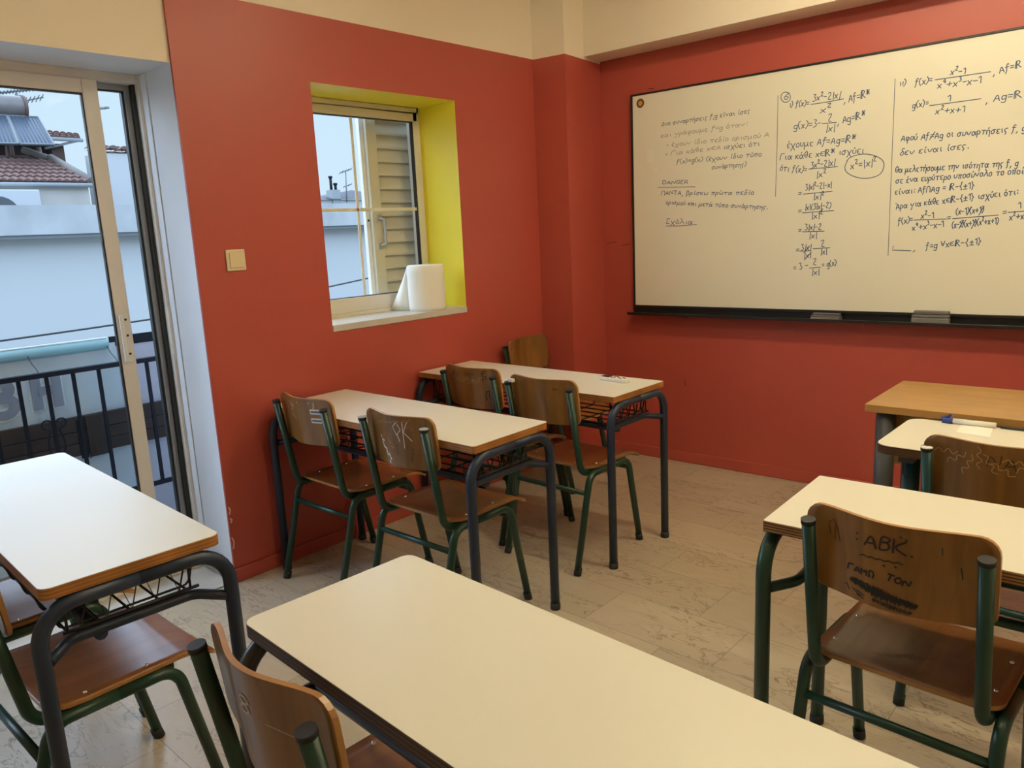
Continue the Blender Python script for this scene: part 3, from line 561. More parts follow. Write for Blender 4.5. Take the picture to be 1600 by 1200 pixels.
# ------------------------------------------------------------------ chairs
CS, CTOP = .167, .781
def post_y(z): return (CTOP-z)*.17
BH, BZ_0, BZ_1, BRAD, BT = .183, .622, .815, .036, .0095
def back_xy(u, z):                       # centre of the curved back at u (metres across) and height z
    f = u/BH; return (BZ_1-z)*.10+.021+.012*(1 if z < .7 else 1)-.040*(.5+.5*math.cos(math.pi*f))
def back_hw(z):
    d_ = min(z-BZ_0, BZ_1-z); return BH if d_ >= BRAD else BH-BRAD+math.sqrt(max(0, BRAD**2-(BRAD-d_)**2))
def backrest_mesh():
    m = MB(); zs_ = []
    for k in range(6): zs_.append(BZ_0+BRAD*(1-math.cos(k/5*math.pi/2)))
    for k in range(1, 6): zs_.append(BZ_0+BRAD+(BZ_1-BZ_0-2*BRAD)*k/5)
    for k in range(1, 6): zs_.append(BZ_1-BRAD+BRAD*math.sin(k/5*math.pi/2))
    NX = 20; fr, bk = [], []
    for z in zs_:
        h_ = max(back_hw(z), BH-BRAD); a, b = [], []
        for i in range(NX+1):
            u = h_*(2*i/NX-1); y = back_xy(u, z); a.append(len(m.v)); m.v.append(V((u, y+BT/2, z))); b.append(len(m.v)); m.v.append(V((u, y-BT/2, z)))
        fr.append(a); bk.append(b)
    def F(q, mi): m.f.append(q); m.mi.append(mi); m.sm.append(mi == 0)
    for j in range(len(zs_)-1):
        for i in range(NX): F((fr[j][i], fr[j][i+1], fr[j+1][i+1], fr[j+1][i]), 0); F((bk[j][i], bk[j+1][i], bk[j+1][i+1], bk[j][i+1]), 0)
        for i in (0, NX): F((fr[j][i], fr[j+1][i], bk[j+1][i], bk[j][i]), 1)
    for j in (0, len(zs_)-1):
        for i in range(NX): F((fr[j][i], fr[j][i+1], bk[j][i+1], bk[j][i]), 1)
    return m
SZ = .432
def seat_z(y): t = max(0, (y-.385)/.09); return SZ+.006*max(0, 1-abs(y-.1)/.05)-.030*t*t
def seat_mesh():
    m = MB(); y0, y1, hw_, r = .088, .478, .192, .045; yy = []
    for k in range(6): yy.append(y0+r*(1-math.cos(k/5*math.pi/2)))
    for k in range(1, 7): yy.append(y0+r+(.385-y0-r)*k/6)
    for k in range(1, 5): yy.append(.385+(y1-.02-.385)*k/4)
    for k in range(1, 5): yy.append(y1-.02+.02*math.sin(k/4*math.pi/2))
    T, Bt = [], []; NX = 14
    for y in yy:
        d0, d1 = y-y0, y1-y; h_ = hw_
        if d0 < r: h_ = hw_-r+math.sqrt(max(0, r*r-(r-d0)**2))
        if d1 < .02: h_ = min(h_, hw_-.02+math.sqrt(max(0, .02**2-(.02-d1)**2)))
        a, b = [], []
        for i in range(NX+1):
            u = h_*(2*i/NX-1); z = seat_z(y)-.005*(1-(u/hw_)**2)*min(1, d0/.1); a.append(len(m.v)); m.v.append(V((u, y, z))); b.append(len(m.v)); m.v.append(V((u, y, z-.010)))
        T.append(a); Bt.append(b)
    def F(q, mi): m.f.append(q); m.mi.append(mi); m.sm.append(mi == 0)
    for j in range(len(yy)-1):
        for i in range(NX): F((T[j][i], T[j][i+1], T[j+1][i+1], T[j+1][i]), 0); F((Bt[j][i], Bt[j+1][i], Bt[j+1][i+1], Bt[j][i+1]), 0)
        for i in (0, NX): F((T[j][i], T[j+1][i], Bt[j+1][i], Bt[j][i]), 1)
    for j in (0, len(yy)-1):
        for i in range(NX): F((T[j][i], T[j][i+1], Bt[j][i+1], Bt[j][i]), 1)
    return m
def make_chair(tube):
    t = thing('school_chair', 'x', 'chair')
    s = seat_mesh().build('seat', [SEATW, EDGEW], t); bk = backrest_mesh().build('backrest', [BACKW, EDGEW], t)
    RZ = SZ-.010-.0145
    for sg in (-1, 1):
        m = MB(); m.tube(fillet([(sg*CS, 0, CTOP), (sg*CS, post_y(RZ), RZ), (sg*CS, .37, RZ)], .055, 8), .0142, 14); p = m.build('back_post', tube, t)
        m = MB(); n_ = V((0, -.17, 1)).normalized(); q = V((sg*CS, 0, CTOP)); m.tube([q-n_*.006, q+n_*.001, q+n_*.004], .0155, 14); m.build('end_cap', RUB, p)
        for y in (.173, .312):
            m = MB(); m.lathe([(.0052, -.002), (.0048, .0012), (.0025, .0026), (.0001, .003)], (sg*.166, y, seat_z(y)), 10); m.build('screw', SCREW, s)
        for z in (.665, .77):
            m = MB(); y = back_xy(sg*CS, z)+BT/2; m.tube([(sg*CS, y-.002, z), (sg*CS, y+.002, z)], .005, 10); m.build('screw', SCREW, bk)
        xl = sg*(CS+.0285); ym = .23
        for f, top in ((-.018, .085), (.448, .368)):
            xf = sg*.196; m = MB(); m.tube(fillet([(xf, f, .022), (xl, top, RZ), (xl, ym, RZ)], .055, 8), .0142, 14); lg = m.build('leg', tube, t)
            m = MB(); m.tube([(xf, f-(.004 if f < .2 else -.004), 0), (xf, f, .014), (xf+(xl-xf)*.06, f+(top-f)*.06, .030)], .0162, 12); m.build('foot_cap', RUB, lg)
    m = MB(); m.tube([(-CS-.026, .064, .331), (CS+.026, .064, .331)], .0105, 12); m.build('stretcher', tube, t)
    m = MB(); m.tube([(-CS-.026, .374, .368), (CS+.026, .374, .368)], .0105, 12); m.build('front_crossbar', tube, t)
    return t
def bmap(u, z, off=.0008): return V((u, back_xy(u, z)-BT/2-off, z))
green = make_chair(GREEN); teal = make_chair(TEAL)
first = {id(green): True, id(teal): True}
CG = 'wooden school chairs'
def chair(src, x, y, rz, label):
    o = copy_tree(src); o.location = (x, y, 0); o.rotation_euler = (0, 0, R(rz)); o['label'] = label; o['group'] = CG
    return o, [c for c in o.children if c.name.startswith('backrest')][0]
def mark(bk, name, ln_, wd, mt):
    m = ribbon(ln_, wd, bmap); return m.build(name, mt, bk, fix=False)
def wtext(tx, u0, z0, u1, z1, h): return write(tx, (u0, z0), (u1, z1), h)
# chair with stickers, by the window wall
c, b = chair(green, .340, -2.350, .17, 'chair with two white stickers on its back, against the red wall')
mark(b, 'white_scratches', [scribble(-.058, .785, .018, .007, 9, 3, -.4), scribble(-.045, .768, .018, .006, 7, 5, .8), [(-.058, .741), (-.020, .727)], [(.0, .795), (.07, .797)], scribble(.088, .785, .014, .004, 6, 8, 1.4)], .0022, SCR_W)
for z in (.762, .726):
    m = MB(); u0, u1 = .068, .118; k = 6
    for i in range(k):
        a, c2 = u0+(u1-u0)*i/k, u0+(u1-u0)*(i+1)/k; m.quad(bmap(a, z-.010, .0011), bmap(c2, z-.010, .0011), bmap(c2, z+.010, .0011), bmap(a, z+.010, .0011))
    st = m.build('sticker', SCR_W, b, fix=False); mark(b, 'printed_bar', [[(u0+.006, z), (u1-.006, z)]], .009, FELT).location = (0, -.0009, 0)
c, b = chair(green, .911, -2.343, .475, 'chair with white graffiti over its whole back, beside the stickered chair')
mark(b, 'white_graffiti', [[(.056, .792), (.052, .70)], [(.075, .795), (.056, .758), (.085, .728)], [(.03, .79), (.012, .775), (.025, .745), (.045, .765), (.035, .785)], [(.028, .75), (.036, .722)]], .0030, SCR_W)
mark(b, 'faint_graffiti', wtext('ακετομοσαικν', -.088, .775, .085, .797, .007)+wtext('ποσα', -.045, .745, -.005, .69, .011)+[scribble(-.095, .765, .006, .008, 7, 2), [(-.09, .745), (-.083, .728)], scribble(.075, .778, .022, .006, 9, 5, -.4)], .0018, SCR_P)
for q in ([(-.058, .712), (-.072, .716), (-.066, .688), (-.046, .683)], [(-.048, .676), (-.043, .660), (-.034, .668), (-.024, .648)], [(-.036, .640), (-.032, .634)], [(-.078, .728), (-.076, .723)]): mark(b, 'correction_fluid_mark', [q], .0075, SCR_W)
mark(b, 'black_scribble', [scribble(.078, .675, .026, .008, 14, 11, 1.25), scribble(.02, .69, .018, .008, 10, 12, 1.6)], .0024, SCR_B)
for sg in (-1, 1):
    m = MB(); m.lathe([(.0001, .0062), (.0155, .0062), (.0158, .003)], (sg*CS, -.0007, CTOP), 14); m.build('cap_sheen_disc', mat('painted_cap_sheen', (.42, .43, .42), .4) if 'painted_cap_sheen' not in bpy.data.materials else bpy.data.materials['painted_cap_sheen'], c)  # pale discs paint the reflection on the cap tops
c, b = chair(green, .467, -1.540, -1.58, 'chair with pale scratches along its back top, partly hidden behind the blue legged desk')
mark(b, 'pale_scratches', [scribble(-.02+.03*k, .765-.008*(k % 3), .035, .012, 12, 20+k, .1*k) for k in range(-2, 4)], .0022, mat('pale_dust_scratch', (.50, .36, .20), .7))
mark(b, 'black_marks', wtext('E', .088, .778, .108, .778, .014)+wtext('P', .09, .757, .105, .757, .010)+wtext('B', -.115, .765, -.10, .765, .014)+wtext('ξL', .09, .675, .125, .67, .022)+[scribble(.02, .785, .025, .008, 8, 5)], .0032, SCR_B)
c, b = chair(green, .936, -1.590, .16, 'unmarked chair with white tape on one post top, facing the corner desk')
mark(b, 'dark_mark', [scribble(.085, .775, .01, .006, 6, 3)], .003, SCR_B)
m = MB(); m.box(-.160, -.135, -.006, .012, .785, .799); m.build('white_tape', SCR_W, c, bevel=.002)
c, b = chair(green, 2.553, -2.412, -2.05, 'chair with black marker writing and a crossed-out word across its back')
mark(b, 'bold_lettering', wtext('ABK', -.050, .757, .030, .756, .0165)+[[(-.067, .775), (-.066, .777)], [(-.067, .764), (-.066, .762)], [(.04, .757), (.041, .755)], [(.02, .793), (.022, .793)], [(.03, .790), (.031, .788)]], .0042, mat('worn_black_ink', (.030, .019, .012), .6))
mark(b, 'wavy_underline', [[(-.060+.0085*k, .730+.0005*k+(.003 if k % 2 else 0)) for k in range(11)]], .0026, SCR_B)
for q in ([(-.01, .724), (-.009, .722)], [(.012, .727), (.013, .725)]): mark(b, 'ink_dot', [q], .004, SCR_B)
mark(b, 'marker_writing', wtext('ΓAMΩ', -.088, .688, -.030, .689, .0082), .0036, SCR_B); mark(b, 'marker_writing', wtext('TON', -.006, .694, .036, .688, .0085), .0036, SCR_B)
mark(b, 'pen_loop', [[(-.128, .752), (-.132, .780), (-.120, .789), (-.112, .77), (-.106, .742)], [(-.118, .742), (-.117, .775)]], .0016, SCR_B)
mark(b, 'crossed_out_word', [scribble(-.014, .6565, .066, .0135, 90, 4, -.16), scribble(-.012, .656, .064, .0115, 80, 5, -.17), scribble(-.015, .657, .067, .009, 70, 9, -.165)], .0044, SCR_B)
mark(b, 'crossed_out_word', [scribble(.006, .634, .036, .0070, 46, 6, -.13), scribble(.004, .6345, .036, .0055, 40, 8, -.13)], .0036, SCR_B)
mark(b, 'black_squiggle', [[(-.094, .650), (-.090, .652), (-.084, .641)], [(-.076, .647), (-.060, .637), (-.050, .640), (-.066, .646)], [(-.066, .637), (-.052, .633)]], .003, SCR_B)
mark(b, 'small_tick', [[(.090, .783), (.0905, .768)]], .0018, SCR_B); mark(b, 'small_tick', [[(.121, .745), (.124, .722)]], .0022, SCR_B)
s_ = [q for q in c.children if q.name.startswith('seat')][0]
m = MB(); smap = lambda a, b_: V((a, b_, seat_z(b_)-.004*(1-(a/.192)**2)+.0006))
ribbon([[(-.035, .19), (-.005, .222)], [(-.03, .195), (.0, .215)]]+[scribble(-.06+.02*k, .17+.012*k, .04, .010, 12, 30+k, .5) for k in range(4)], .0014, smap, m); m.build('dark_scratches', mat('seat_scratch', (.07, .025, .008), .6), s_, fix=False)
c, b = chair(green, 1.001, -3.651, 1.2, 'chair pushed under the daylit desk, near its open end')
chair(green, .47, -3.635, 1.0, 'chair under the daylit desk, mostly cut off by the frame')
c, b = chair(green, 1.984, -3.488, -2.1, 'chair with white letters on its back at the bottom edge of the photo')
WP = mat('worn_white_paint', (.55, .50, .38), .7)
mark(b, 'white_letter', wtext('x', -.078, .722, -.050, .724, .013), .0040, WP); mark(b, 'white_letter', wtext('8', -.018, .736, .010, .736, .0170), .0042, WP); mark(b, 'white_scratch', [[(.045, .736), (.105, .729)]], .0012, WP)
c, b = chair(teal, 2.607, -1.712, .1, 'teal legged chair with carved scratches, drawn up to the round cornered desk')
mark(b, 'carved_scratches', [chaikin(scribble(-.125+.028*k, .775-.012*(k % 3), .030, .014, 6, 60+k, .5*k), 3) for k in range(10)], .0026, SCR_P)
mark(b, 'dark_scratches', wtext('NAY', -.02, .755, .08, .75, .020), .0022, SCR_B)
m = MB(); m.lathe([(.0001, .0045), (.011, .005), (.0158, .0035), (.0158, .001)], (-CS, 0, CTOP), 14); m.build('pale_cap_disc', SCR_W, c)  # pale disc over the post cap
chair(green, .036, -.655, -86, 'chair standing alone behind the corner desk with its back to the window wall')
def drop(o):
    for ch in list(o.children): drop(ch)
    bpy.data.objects.remove(o)
drop(green); drop(teal)
# ------------------------------------------------------------------ small things on the desks
t = thing('remote_control', 'cream air conditioner remote control lying on the corner desk', 'remote control', (1.03, -1.165, DZ), R(-7))
m = MB(); m.slab(rrect(-.078, .078, -.026, .026, .016), 0, .017); m.build('body', WPLAST, t, bevel=.004)
m = MB(); m.slab(rrect(-.070, -.022, -.019, .019, .004), .0165, .0178); m.build('display', DARKP, t)
for k, (x, y) in enumerate([(-.008, -.012), (-.008, .012), (.008, -.012), (.008, .012), (.024, 0), (.042, -.010), (.042, .010), (.058, 0)]):
    m = MB(); m.slab(rrect(x-.005, x+.005, y-.004, y+.004, .002), .0165, .0186); m.build('button', DARKP if k < 4 else FELT, t)
m = MB(); m.slab([(2.43, -1.338), (2.524, -1.351), (2.508, -1.224), (2.421, -1.211)], DZ, DZ+.0012); tag(m.build('paper_note', mat('note_paper', (.93, .91, .85), .8)), 'blank cream paper slip lying on the round cornered desk', 'paper')
t = thing('marker_pen', 'white marker with dark blue grip and clip lying behind the paper slip', 'marker', (2.352, -1.231, DZ+.0095), R(1.0))
m = MB(); m.tube([(.045, 0, 0), (.165, 0, 0)], .0088, 16); m.build('barrel', WPLAST, t)
m = MB(); m.tube([(.014, 0, 0), (.018, 0, 0), (.045, 0, 0)], .0094, 16); cp = m.build('cap', BLUEP, t); m = MB(); m.tube(fillet([(.012, 0, .007), (.026, 0, .011), (.034, 0, .014), (.037, 0, .021)], .008, 3), .0038, 8); m.build('clip', BLUEP, cp)
m = MB(); m.tube([(.014, 0, 0), (.004, 0, -.001), (-.008, 0, -.001)], .0028, 8); m.build('nib', DARKP, t)
t = thing('pencil', 'thin dark pencil lying behind the white marker', 'pencil', (2.528, -1.222, DZ+.0042), R(-1.5))
m = MB(); m.tube([(0, 0, 0), (.17, 0, 0)], .0038, 6); m.build('shaft', mat('dark_pencil', (.03, .035, .035), .4), t); m = MB(); m.lathe([(.0038, 0), (.0008, .02)], n=6); o = m.build('tip', WPLAST, t); o.location = (.17, 0, 0); o.rotation_euler = (0, math.pi/2, 0)
# ------------------------------------------------------------------ ceiling lamps (out of frame, they light the room)
TUBES = []
for nm_, pw in (('glowing_tube', LAMP_W*1.22), ('glowing_dimmed_tube', LAMP_W*.72)):  # second row set weaker to balance brightness between the desks
    q = bpy.data.materials.new(nm_); q.use_nodes = True; b_ = q.node_tree.nodes['Principled BSDF']; TUBES.append(q)
    b_.inputs['Emission Color'].default_value = (*LAMP_COL, 1); b_.inputs['Emission Strength'].default_value = pw/(math.pi*2*1.19*2*math.pi*.013)
def lamp(x, y, k):
    t = thing('ceiling_light', 'long fluorescent ceiling light fitting above the classroom', 'ceiling light', (x, y, CEIL), 0, 'ceiling light fittings')
    m = MB(); m.box(-.63, .63, -.05, .05, -.055, 0); m.build('housing', WPLAST, t, bevel=.005)
    for yy in (-.028, .028):
        m = MB(); m.tube([(-.595, yy, -.085), (.595, yy, -.085)], .013, 10); m.build('fluorescent_tube', TUBES[k], t)
    for xx in (-.60, .60):
        m = MB(); m.box(xx-.012, xx+.012, -.045, .045, -.10, -.05); m.build('lamp_holder', WPLAST, t)
for x, y, k in ((2.0, -1.30, 0), (3.9, -1.30, 0), (2.0, -2.5, 1), (3.9, -2.5, 1)): lamp(x, y, k)
# ------------------------------------------------------------------ balcony and the street
CONC = mat('weathered_concrete', (.46, .48, .49), .8, col2=(.22, .23, .235), nscale=2.2)
FAC = mat('pale_render', (.41, .43, .43), .8, noise=.06, nscale=.8)
FACG = mat('grey_render', (.25, .275, .29), .8, noise=.1, nscale=1)
IRON = mat('dark_blue_iron', (.010, .011, .016), .6, spec=.2)
m = MB(); m.box(-1.25, -TH, -6.4, .6, -.2, -.05); struct(m.build('floor_balcony', mat('balcony_marble', (.52, .53, .54), .3, noise=.35, nscale=9)), 'pale balcony slab outside the sliding door', 'balcony')
t = thing('balcony_railing', 'dark iron balcony railing with vertical bars outside the door', 'railing', (-.95, -2.85, 0))
m = MB(); m.box(-.018, .018, -2.4, 3.2, .862, .884); m.build('top_rail', IRON, t); m = MB(); m.box(-.012, .012, -2.4, 3.2, .225, .245); m.build('bottom_rail', IRON, t)
for k in range(-10, 26):
    y = .1135*k+.0
    if y > 3.1: continue
    m = MB(); m.box(-.0075, .0075, y-.0075, y+.0075, .235, .866); m.build('baluster', IRON, t)
for y in (-2.2, .58, 2.9):
    m = MB(); m.box(-.012, .012, y-.014, y+.014, -.05, .24); m.build('foot_post', IRON, t)
m = MB()
for sg in (-1, 1):
    P = [(.004, .113*0+sg*.02*k/6+sg*.0, .40+.03*k) for k in range(7)]
    P = [(.004, 0+sg*(.004+.030*math.sin(k/8*3.0)), .44+.024*k) for k in range(8)]+[(.004, sg*(.03+.022*math.sin(a)), .632+.020*(1-math.cos(a))-.01) for a in [j*.55 for j in range(9)]]
    m.tube(P, .004, 6)
m.build('scroll_ornament', IRON, t)
BAN = mat('banner_vinyl', (.50, .585, .60), .5, noise=.08, nscale=3); BANT = mat('banner_hem_teal', (.26, .45, .46), .45, noise=.12, nscale=6); LET = mat('banner_letter_grey', (.24, .27, .31), .5); LETE = mat('banner_letter_rim', (.62, .69, .72), .5)
t = thing('banner', 'pale vinyl banner with large grey letters hung outside the balcony railing', 'banner', (-1.09, -2.6, 0))
m = MB(); m.box(-.004, 0, -2.5, .12, -.12, .965); m.build('cloth', BAN, t)
m = MB(); m.tube([(0, -2.5, .965), (0, .082, .965)], .03, 10); m.build('rolled_hem', BANT, t)
m = MB(); m.tube([(.012, -2.5, .994), (.012, .08, .994)], .005, 6); m.build('white_hem_edge', SCR_W, t)
for y in (-.28, .07-.0):
    m = MB(); m.tube([(.03, y, .955), (.05, y+.006, .92), (.085, y+.012, .895), (.13, y+.01, .87)], .0022, 5); m.build('tie_cord', WIRE, t)
def rl3(P, r): return [(0.001+0*r, a, b) for a, b in P]
def letter(P):
    for wd, mt, x, nm in ((.060, LETE, .002, 'letter_rim'), (.044, LET, .0060, 'letter')):
        m = MB()
        for k, P_ in enumerate(P): ribbon([chaikin(P_, 3) if len(P_) > 2 else P_], wd, lambda a, b: V((x+.0012*k, a, b)), m)
        m.build(nm, mt, t, fix=False)
letter([[(-.262, .845), (-.262, .705)], [(-.175, .845), (-.175, .705)], [(-.24, .780), (-.197, .780)]])
letter([[(-.45, .835), (-.40, .85), (-.365, .825), (-.375, .79), (-.42, .775)], [(-.42, .772), (-.365, .765), (-.35, .725), (-.39, .69), (-.45, .70)]])
letter([[(-.075, .43), (-.035, .45), (-.03, .50)], [(-.03, .50), (-.075, .52), (-.11, .49), (-.075, .455)]])
t = thing('banner', 'printed banner with a blurry pale picture, beside the lettered banner', 'banner', (-1.0965, -2.4, 0))
m = MB(); m.box(-.004, 0, -.095, 2.0, -.12, .985); m.build('cloth', mat('printed_vinyl', (.52, .58, .66), .5, col2=(.44, .35, .37), nscale=4), t)
m = MB(); m.box(.0, .003, -.105, 2.0, .945, .995); m.build('dark_hem', IRON, t)
PLNK = wood('dark_plank', (.022, .013, .009), (.048, .030, .020), .7, 'Y', 5, .05, coat=0, vary=.02)
t = thing('sign_board', 'dark weathered plank sign board fixed outside the railing', 'board', (-1.06, -2.6, 0))
for k, (a, b) in enumerate(((.44, .50), (.502, .56), (.562, .633))):
    m = MB(); m.box(-.012, .012, -2.4, 1.2, a, b); m.build('plank', PLNK, t, bevel=.002)
m = MB(); m.box(.012, .017, -.125, -.092, .425, .618); st = m.build('iron_strap', IRON, t); m = MB()
for z in (.45, .50, .55, .60): m.tube([(.017, -.108, z), (.020, -.108, z)], .003, 8)
m.build('rivet', SCREW, st)
m = MB(); m.box(.010, .024, -.085, -.0, .425, .630); m.build('post', wood('dark_post', (.018, .011, .008), (.04, .025, .017), .7, 'Z', 6, .1, coat=0, vary=.02), t)
t = thing('sky_glint_sheet', 'added crumpled sheet for the sky reflection on the wet balcony marble by the door', 'sheet', (-.72, -2.62, -.05))  # added sheet, stands for sky reflected in the wet balcony marble
m = MB(); n = 12; g = [[V((-.16+.32*i/n, -.5+1.3*j/n, .035+.035*random.random())) for j in range(n+1)] for i in range(n+1)]
for i in range(n):
    for j in range(n): m.quad(g[i][j], g[i+1][j], g[i+1][j+1], g[i][j+1])
o = m.build('glint_surface', mat('glossy_glint', (.62, .67, .73), .12), t); sd = o.modifiers.new('thickness', 'SOLIDIFY'); sd.thickness = .003
# street and facade opposite
m = MB(); m.box(-8, -1.6, -14, 16, -3.7, -3.6); struct(m.build('ground_street', mat('asphalt', (.10, .10, .11), .8)), 'grey street below the balcony', 'street')
fb = thing('building_opposite', 'long pale blue rendered building across the street with a concrete parapet', 'building', (-7, 0, 0))
m = MB(); m.box(-1.4, -.25, -14, 16, -3.6, 1.64); m.build('wall', FAC, fb)
m = MB(); m.box(-.6, 0, -14, 16, 1.64, 1.97); m.build('parapet', CONC, fb)
m = MB(); m.box(-1.4, -.05, -14, 16, 1.60, 1.64); m.build('ledge', FACG, fb)
def xz(px, py, x): q = onx(px, py, x); return q
# house with tiled roof and the solar water heater, seen above the parapet through the door
TILE = mat('clay_roof_tile', (.105, .030, .015), .75, col2=(.20, .135, .12), nscale=2.3, bump=.3, bscale=14)
def tiled(mb_, a, b, c, d, nu, nv, r):       # rows of half-round tiles over the sloping quad a-b (eave) to d-c (ridge)
    for i in range(nu):
        for j in range(nv):
            u = (i+.5)/nu
            lo = a.lerp(b, u).lerp(d.lerp(c, u), j/nv); hi = a.lerp(b, u).lerp(d.lerp(c, u), (j+1.12)/nv)
            nrm = (b-a).cross(d-a).normalized(); nrm = nrm if nrm.z > 0 else -nrm
            w_ = (b-a).normalized()*r; i0 = len(mb_.v)
            for p, k in ((lo, 1.0), (hi, .8)):
                for th in (0, 45, 90, 135, 180): mb_.v.append(p+w_*k*math.cos(R(th))+nrm*(r*.75*k*math.sin(R(th))+(.02 if k == 1 else 0)))
            for q in range(4): mb_.f.append((i0+q, i0+q+1, i0+6+q, i0+5+q)); mb_.mi.append(0); mb_.sm.append(True)
            mb_.f.append((i0, i0+1, i0+2, i0+3, i0+4)); mb_.mi.append(0); mb_.sm.append(False)
hs = thing('house', 'old white house with brown clay tile roof behind the parapet, seen through the door', 'house', (-9, -1, 0))
O = V((-9, -1, 0))
gl, gr = xz(0, 290, -9), xz(141, 290, -9)
m = MB(); m.box(-4, 0, -3, gr.y+1-.03, -1, gr.z); m.build('wall', mat('stained_white_render', (.55, .54, .51), .85, col2=(.33, .30, .26), nscale=1.4), hs)
m = MB(); m.tube([(.06, -3, gl.z), (.06, gr.y+1+.02, gr.z)], .032, 10); m.build('gutter', FACG, hs)
a, b = V((0.02, -3, gl.z+.04)), V((0.02, gr.y+1+.02, gr.z+.03)); rz_ = xz(80, 252, -10.0)-O; dd = V((rz_.x, -3, rz_.z)); cc = V((rz_.x, rz_.y, rz_.z))
m = MB(); m.quad(a, b, cc, dd); tiled(m, a, b, cc, dd, 46, 6, .048); m.build('roof', TILE, hs, fix=False)
m = MB(); m.tube([b+V((0, 0, .03)), cc+V((0, 0, .05))], .06, 8); m.tube([cc+V((0, 0, .03)), xz(36, 234, -10.3)-O], .05, 8); m.build('ridge_cap', mat('ridge_mortar', (.17, .145, .13), .8), hs)
e0_ = xz(60, 216, -10.5)-O; q0 = xz(0, 235, -10.8)-O; q1 = xz(96, 245, -10.8)-O; q2 = xz(94, 205, -10.8)-O
m = MB(); m.box(q0.x-2, q0.x, q0.y-1.5, q1.y, q1.z-.4, e0_.z-.05); m.build('attic_wall', mat('attic_recess_shade', (.035, .028, .025), .9), hs)  # near-black wall colour stands for shade in the recess under the roof
m = MB(); m.box(q1.x-.3, q1.x+.16, q1.y-.18, q1.y, q1.z-.1, e0_.z-.05); m.build('brick_post', mat('dark_brick', (.11, .07, .055), .9, noise=.5, nscale=12), hs)
e0 = xz(60, 216, -10.5)-O; e1 = xz(126, 219, -10.5)-O; r1 = xz(72, 201, -11.2)-O; r2 = xz(122, 211, -11.2)-O
m = MB(); m.quad(V((e0.x, e0.y-2, e0.z)), e1, r2, V((r1.x, r1.y-2, r1.z+.03))); tiled(m, V((e0.x, e0.y-1.4, e0.z+.03)), e1, r2, V((r1.x, r1.y-1.4, r1.z+.03)), 20, 3, .055); m.build('roof', TILE, hs, fix=False)
m = MB(); m.tube([V((e0.x, e0.y-2, e0.z)), e1+V((0, .03, 0))], .03, 8); m.tube([e1, e1+V((-.1, -.5, -.14))], .02, 6); m.build('gutter', FACG, hs)
# air conditioner on the house wall
a0, a1 = xz(-8, 297, -8.9), xz(62, 330, -8.9)
t = thing('air_conditioner', 'white outdoor air conditioner unit on the old house wall', 'air conditioner', (-8.9, a1.y-.45, a1.z-.1))
m = MB(); m.box(-.1, .12, -.55, .45, -.28, a0.z-a1.z+.1); m.build('case', mat('ac_white', (.45, .47, .49), .4), t, bevel=.01)
m = MB()
for k in range(24):
    q, q_ = 2*math.pi*k/24, 2*math.pi*(k+1)/24
    m.quad(*[V((.124, -.05+r_*math.cos(u_), .05+r_*math.sin(u_))) for r_, u_ in ((.001, q), (.24, q), (.24, q_), (.001, q_))])
m.build('fan_grille', mat('ac_grille', (.07, .078, .085), .5), t, fix=False)
m = MB(); m.box(.12, .126, .28, .40, .02, .05); m.box(.12, .126, .30, .38, -.03, .0); m.build('badge', FACG, t)
# solar water heater
pbl, pbr, ptr, ptl = xz(-30, 226, -9.7), xz(86, 229, -9.7), xz(60, 186, -10.4), xz(-40, 181, -10.4)
t = thing('solar_water_heater', 'solar water heater with two grey panels and a tank on the tiled roof', 'solar heater', tuple(pbr))
T0 = V(pbr)
SOL = mat('solar_panel_glass', (.058, .078, .11), .3, spec=.2)
for k in range(2):
    a, b = pbl.lerp(pbr, k*.5+.01), pbl.lerp(pbr, k*.5+.49); c_, d_ = ptl.lerp(ptr, k*.5+.49), ptl.lerp(ptr, k*.5+.01)
    m = MB(); nrm = (b-a).cross(d_-a).normalized()*.03
    if nrm.z < 0: nrm = -nrm
    P = [p-T0 for p in (a, b, c_, d_)]; m.quad(*[p+nrm for p in P])
    for i in range(4): m.quad(P[i], P[(i+1) % 4], P[(i+1) % 4]+nrm, P[i]+nrm)
    pn = m.build('panel', SOL, t, fix=False); m = MB()
    for i in range(1, 9): m.tube([P[0].lerp(P[1], i/9)+nrm, P[3].lerp(P[2], i/9)+nrm], .008, 4)
    m.build('riser_line', mat('riser_grey', (.075, .09, .115), .5), pn)
    m = MB(); E_ = [p+nrm for p in P]; m.tube(E_+[E_[0]], .016, 6); m.build('panel_frame', mat('panel_grey_frame', (.16, .17, .18), .5), pn)
tk1 = xz(37, 169, -10.5)-T0; tk0 = V((tk1.x, tk1.y-2.0, tk1.z-.02))
m = MB(); m.tube([tk0, tk1-V((0, .02, 0)), tk1], .17, 20); m.build('tank', mat('rusty_tank', (.2, .2, .2), .35, col2=(.07, .04, .03), nscale=3), t)
m = MB(); m.tube([tk1-V((0, .03, 0)), tk1+V((0, .012, 0))], .185, 20); m.build('tank_end_cap', mat('rust_dark', (.10, .055, .045), .6), t)
m = MB()
for px, py, qx, qy, x in ((12, 228, 16, 268, -10.2), (60, 230, 68, 270, -10.2), (0, 246, 66, 246, -10.2)):
    m.tube([xz(px, py, x)-T0, xz(qx, qy, x)-T0], .035, 6)
for y in (-.25, -1.1): m.tube([tk1+V((0, y, -.15)), tk1+V((0, y, -1.4))], .03, 6)
m.build('stand', mat('rusty_steel', (.13, .075, .06), .7), t)
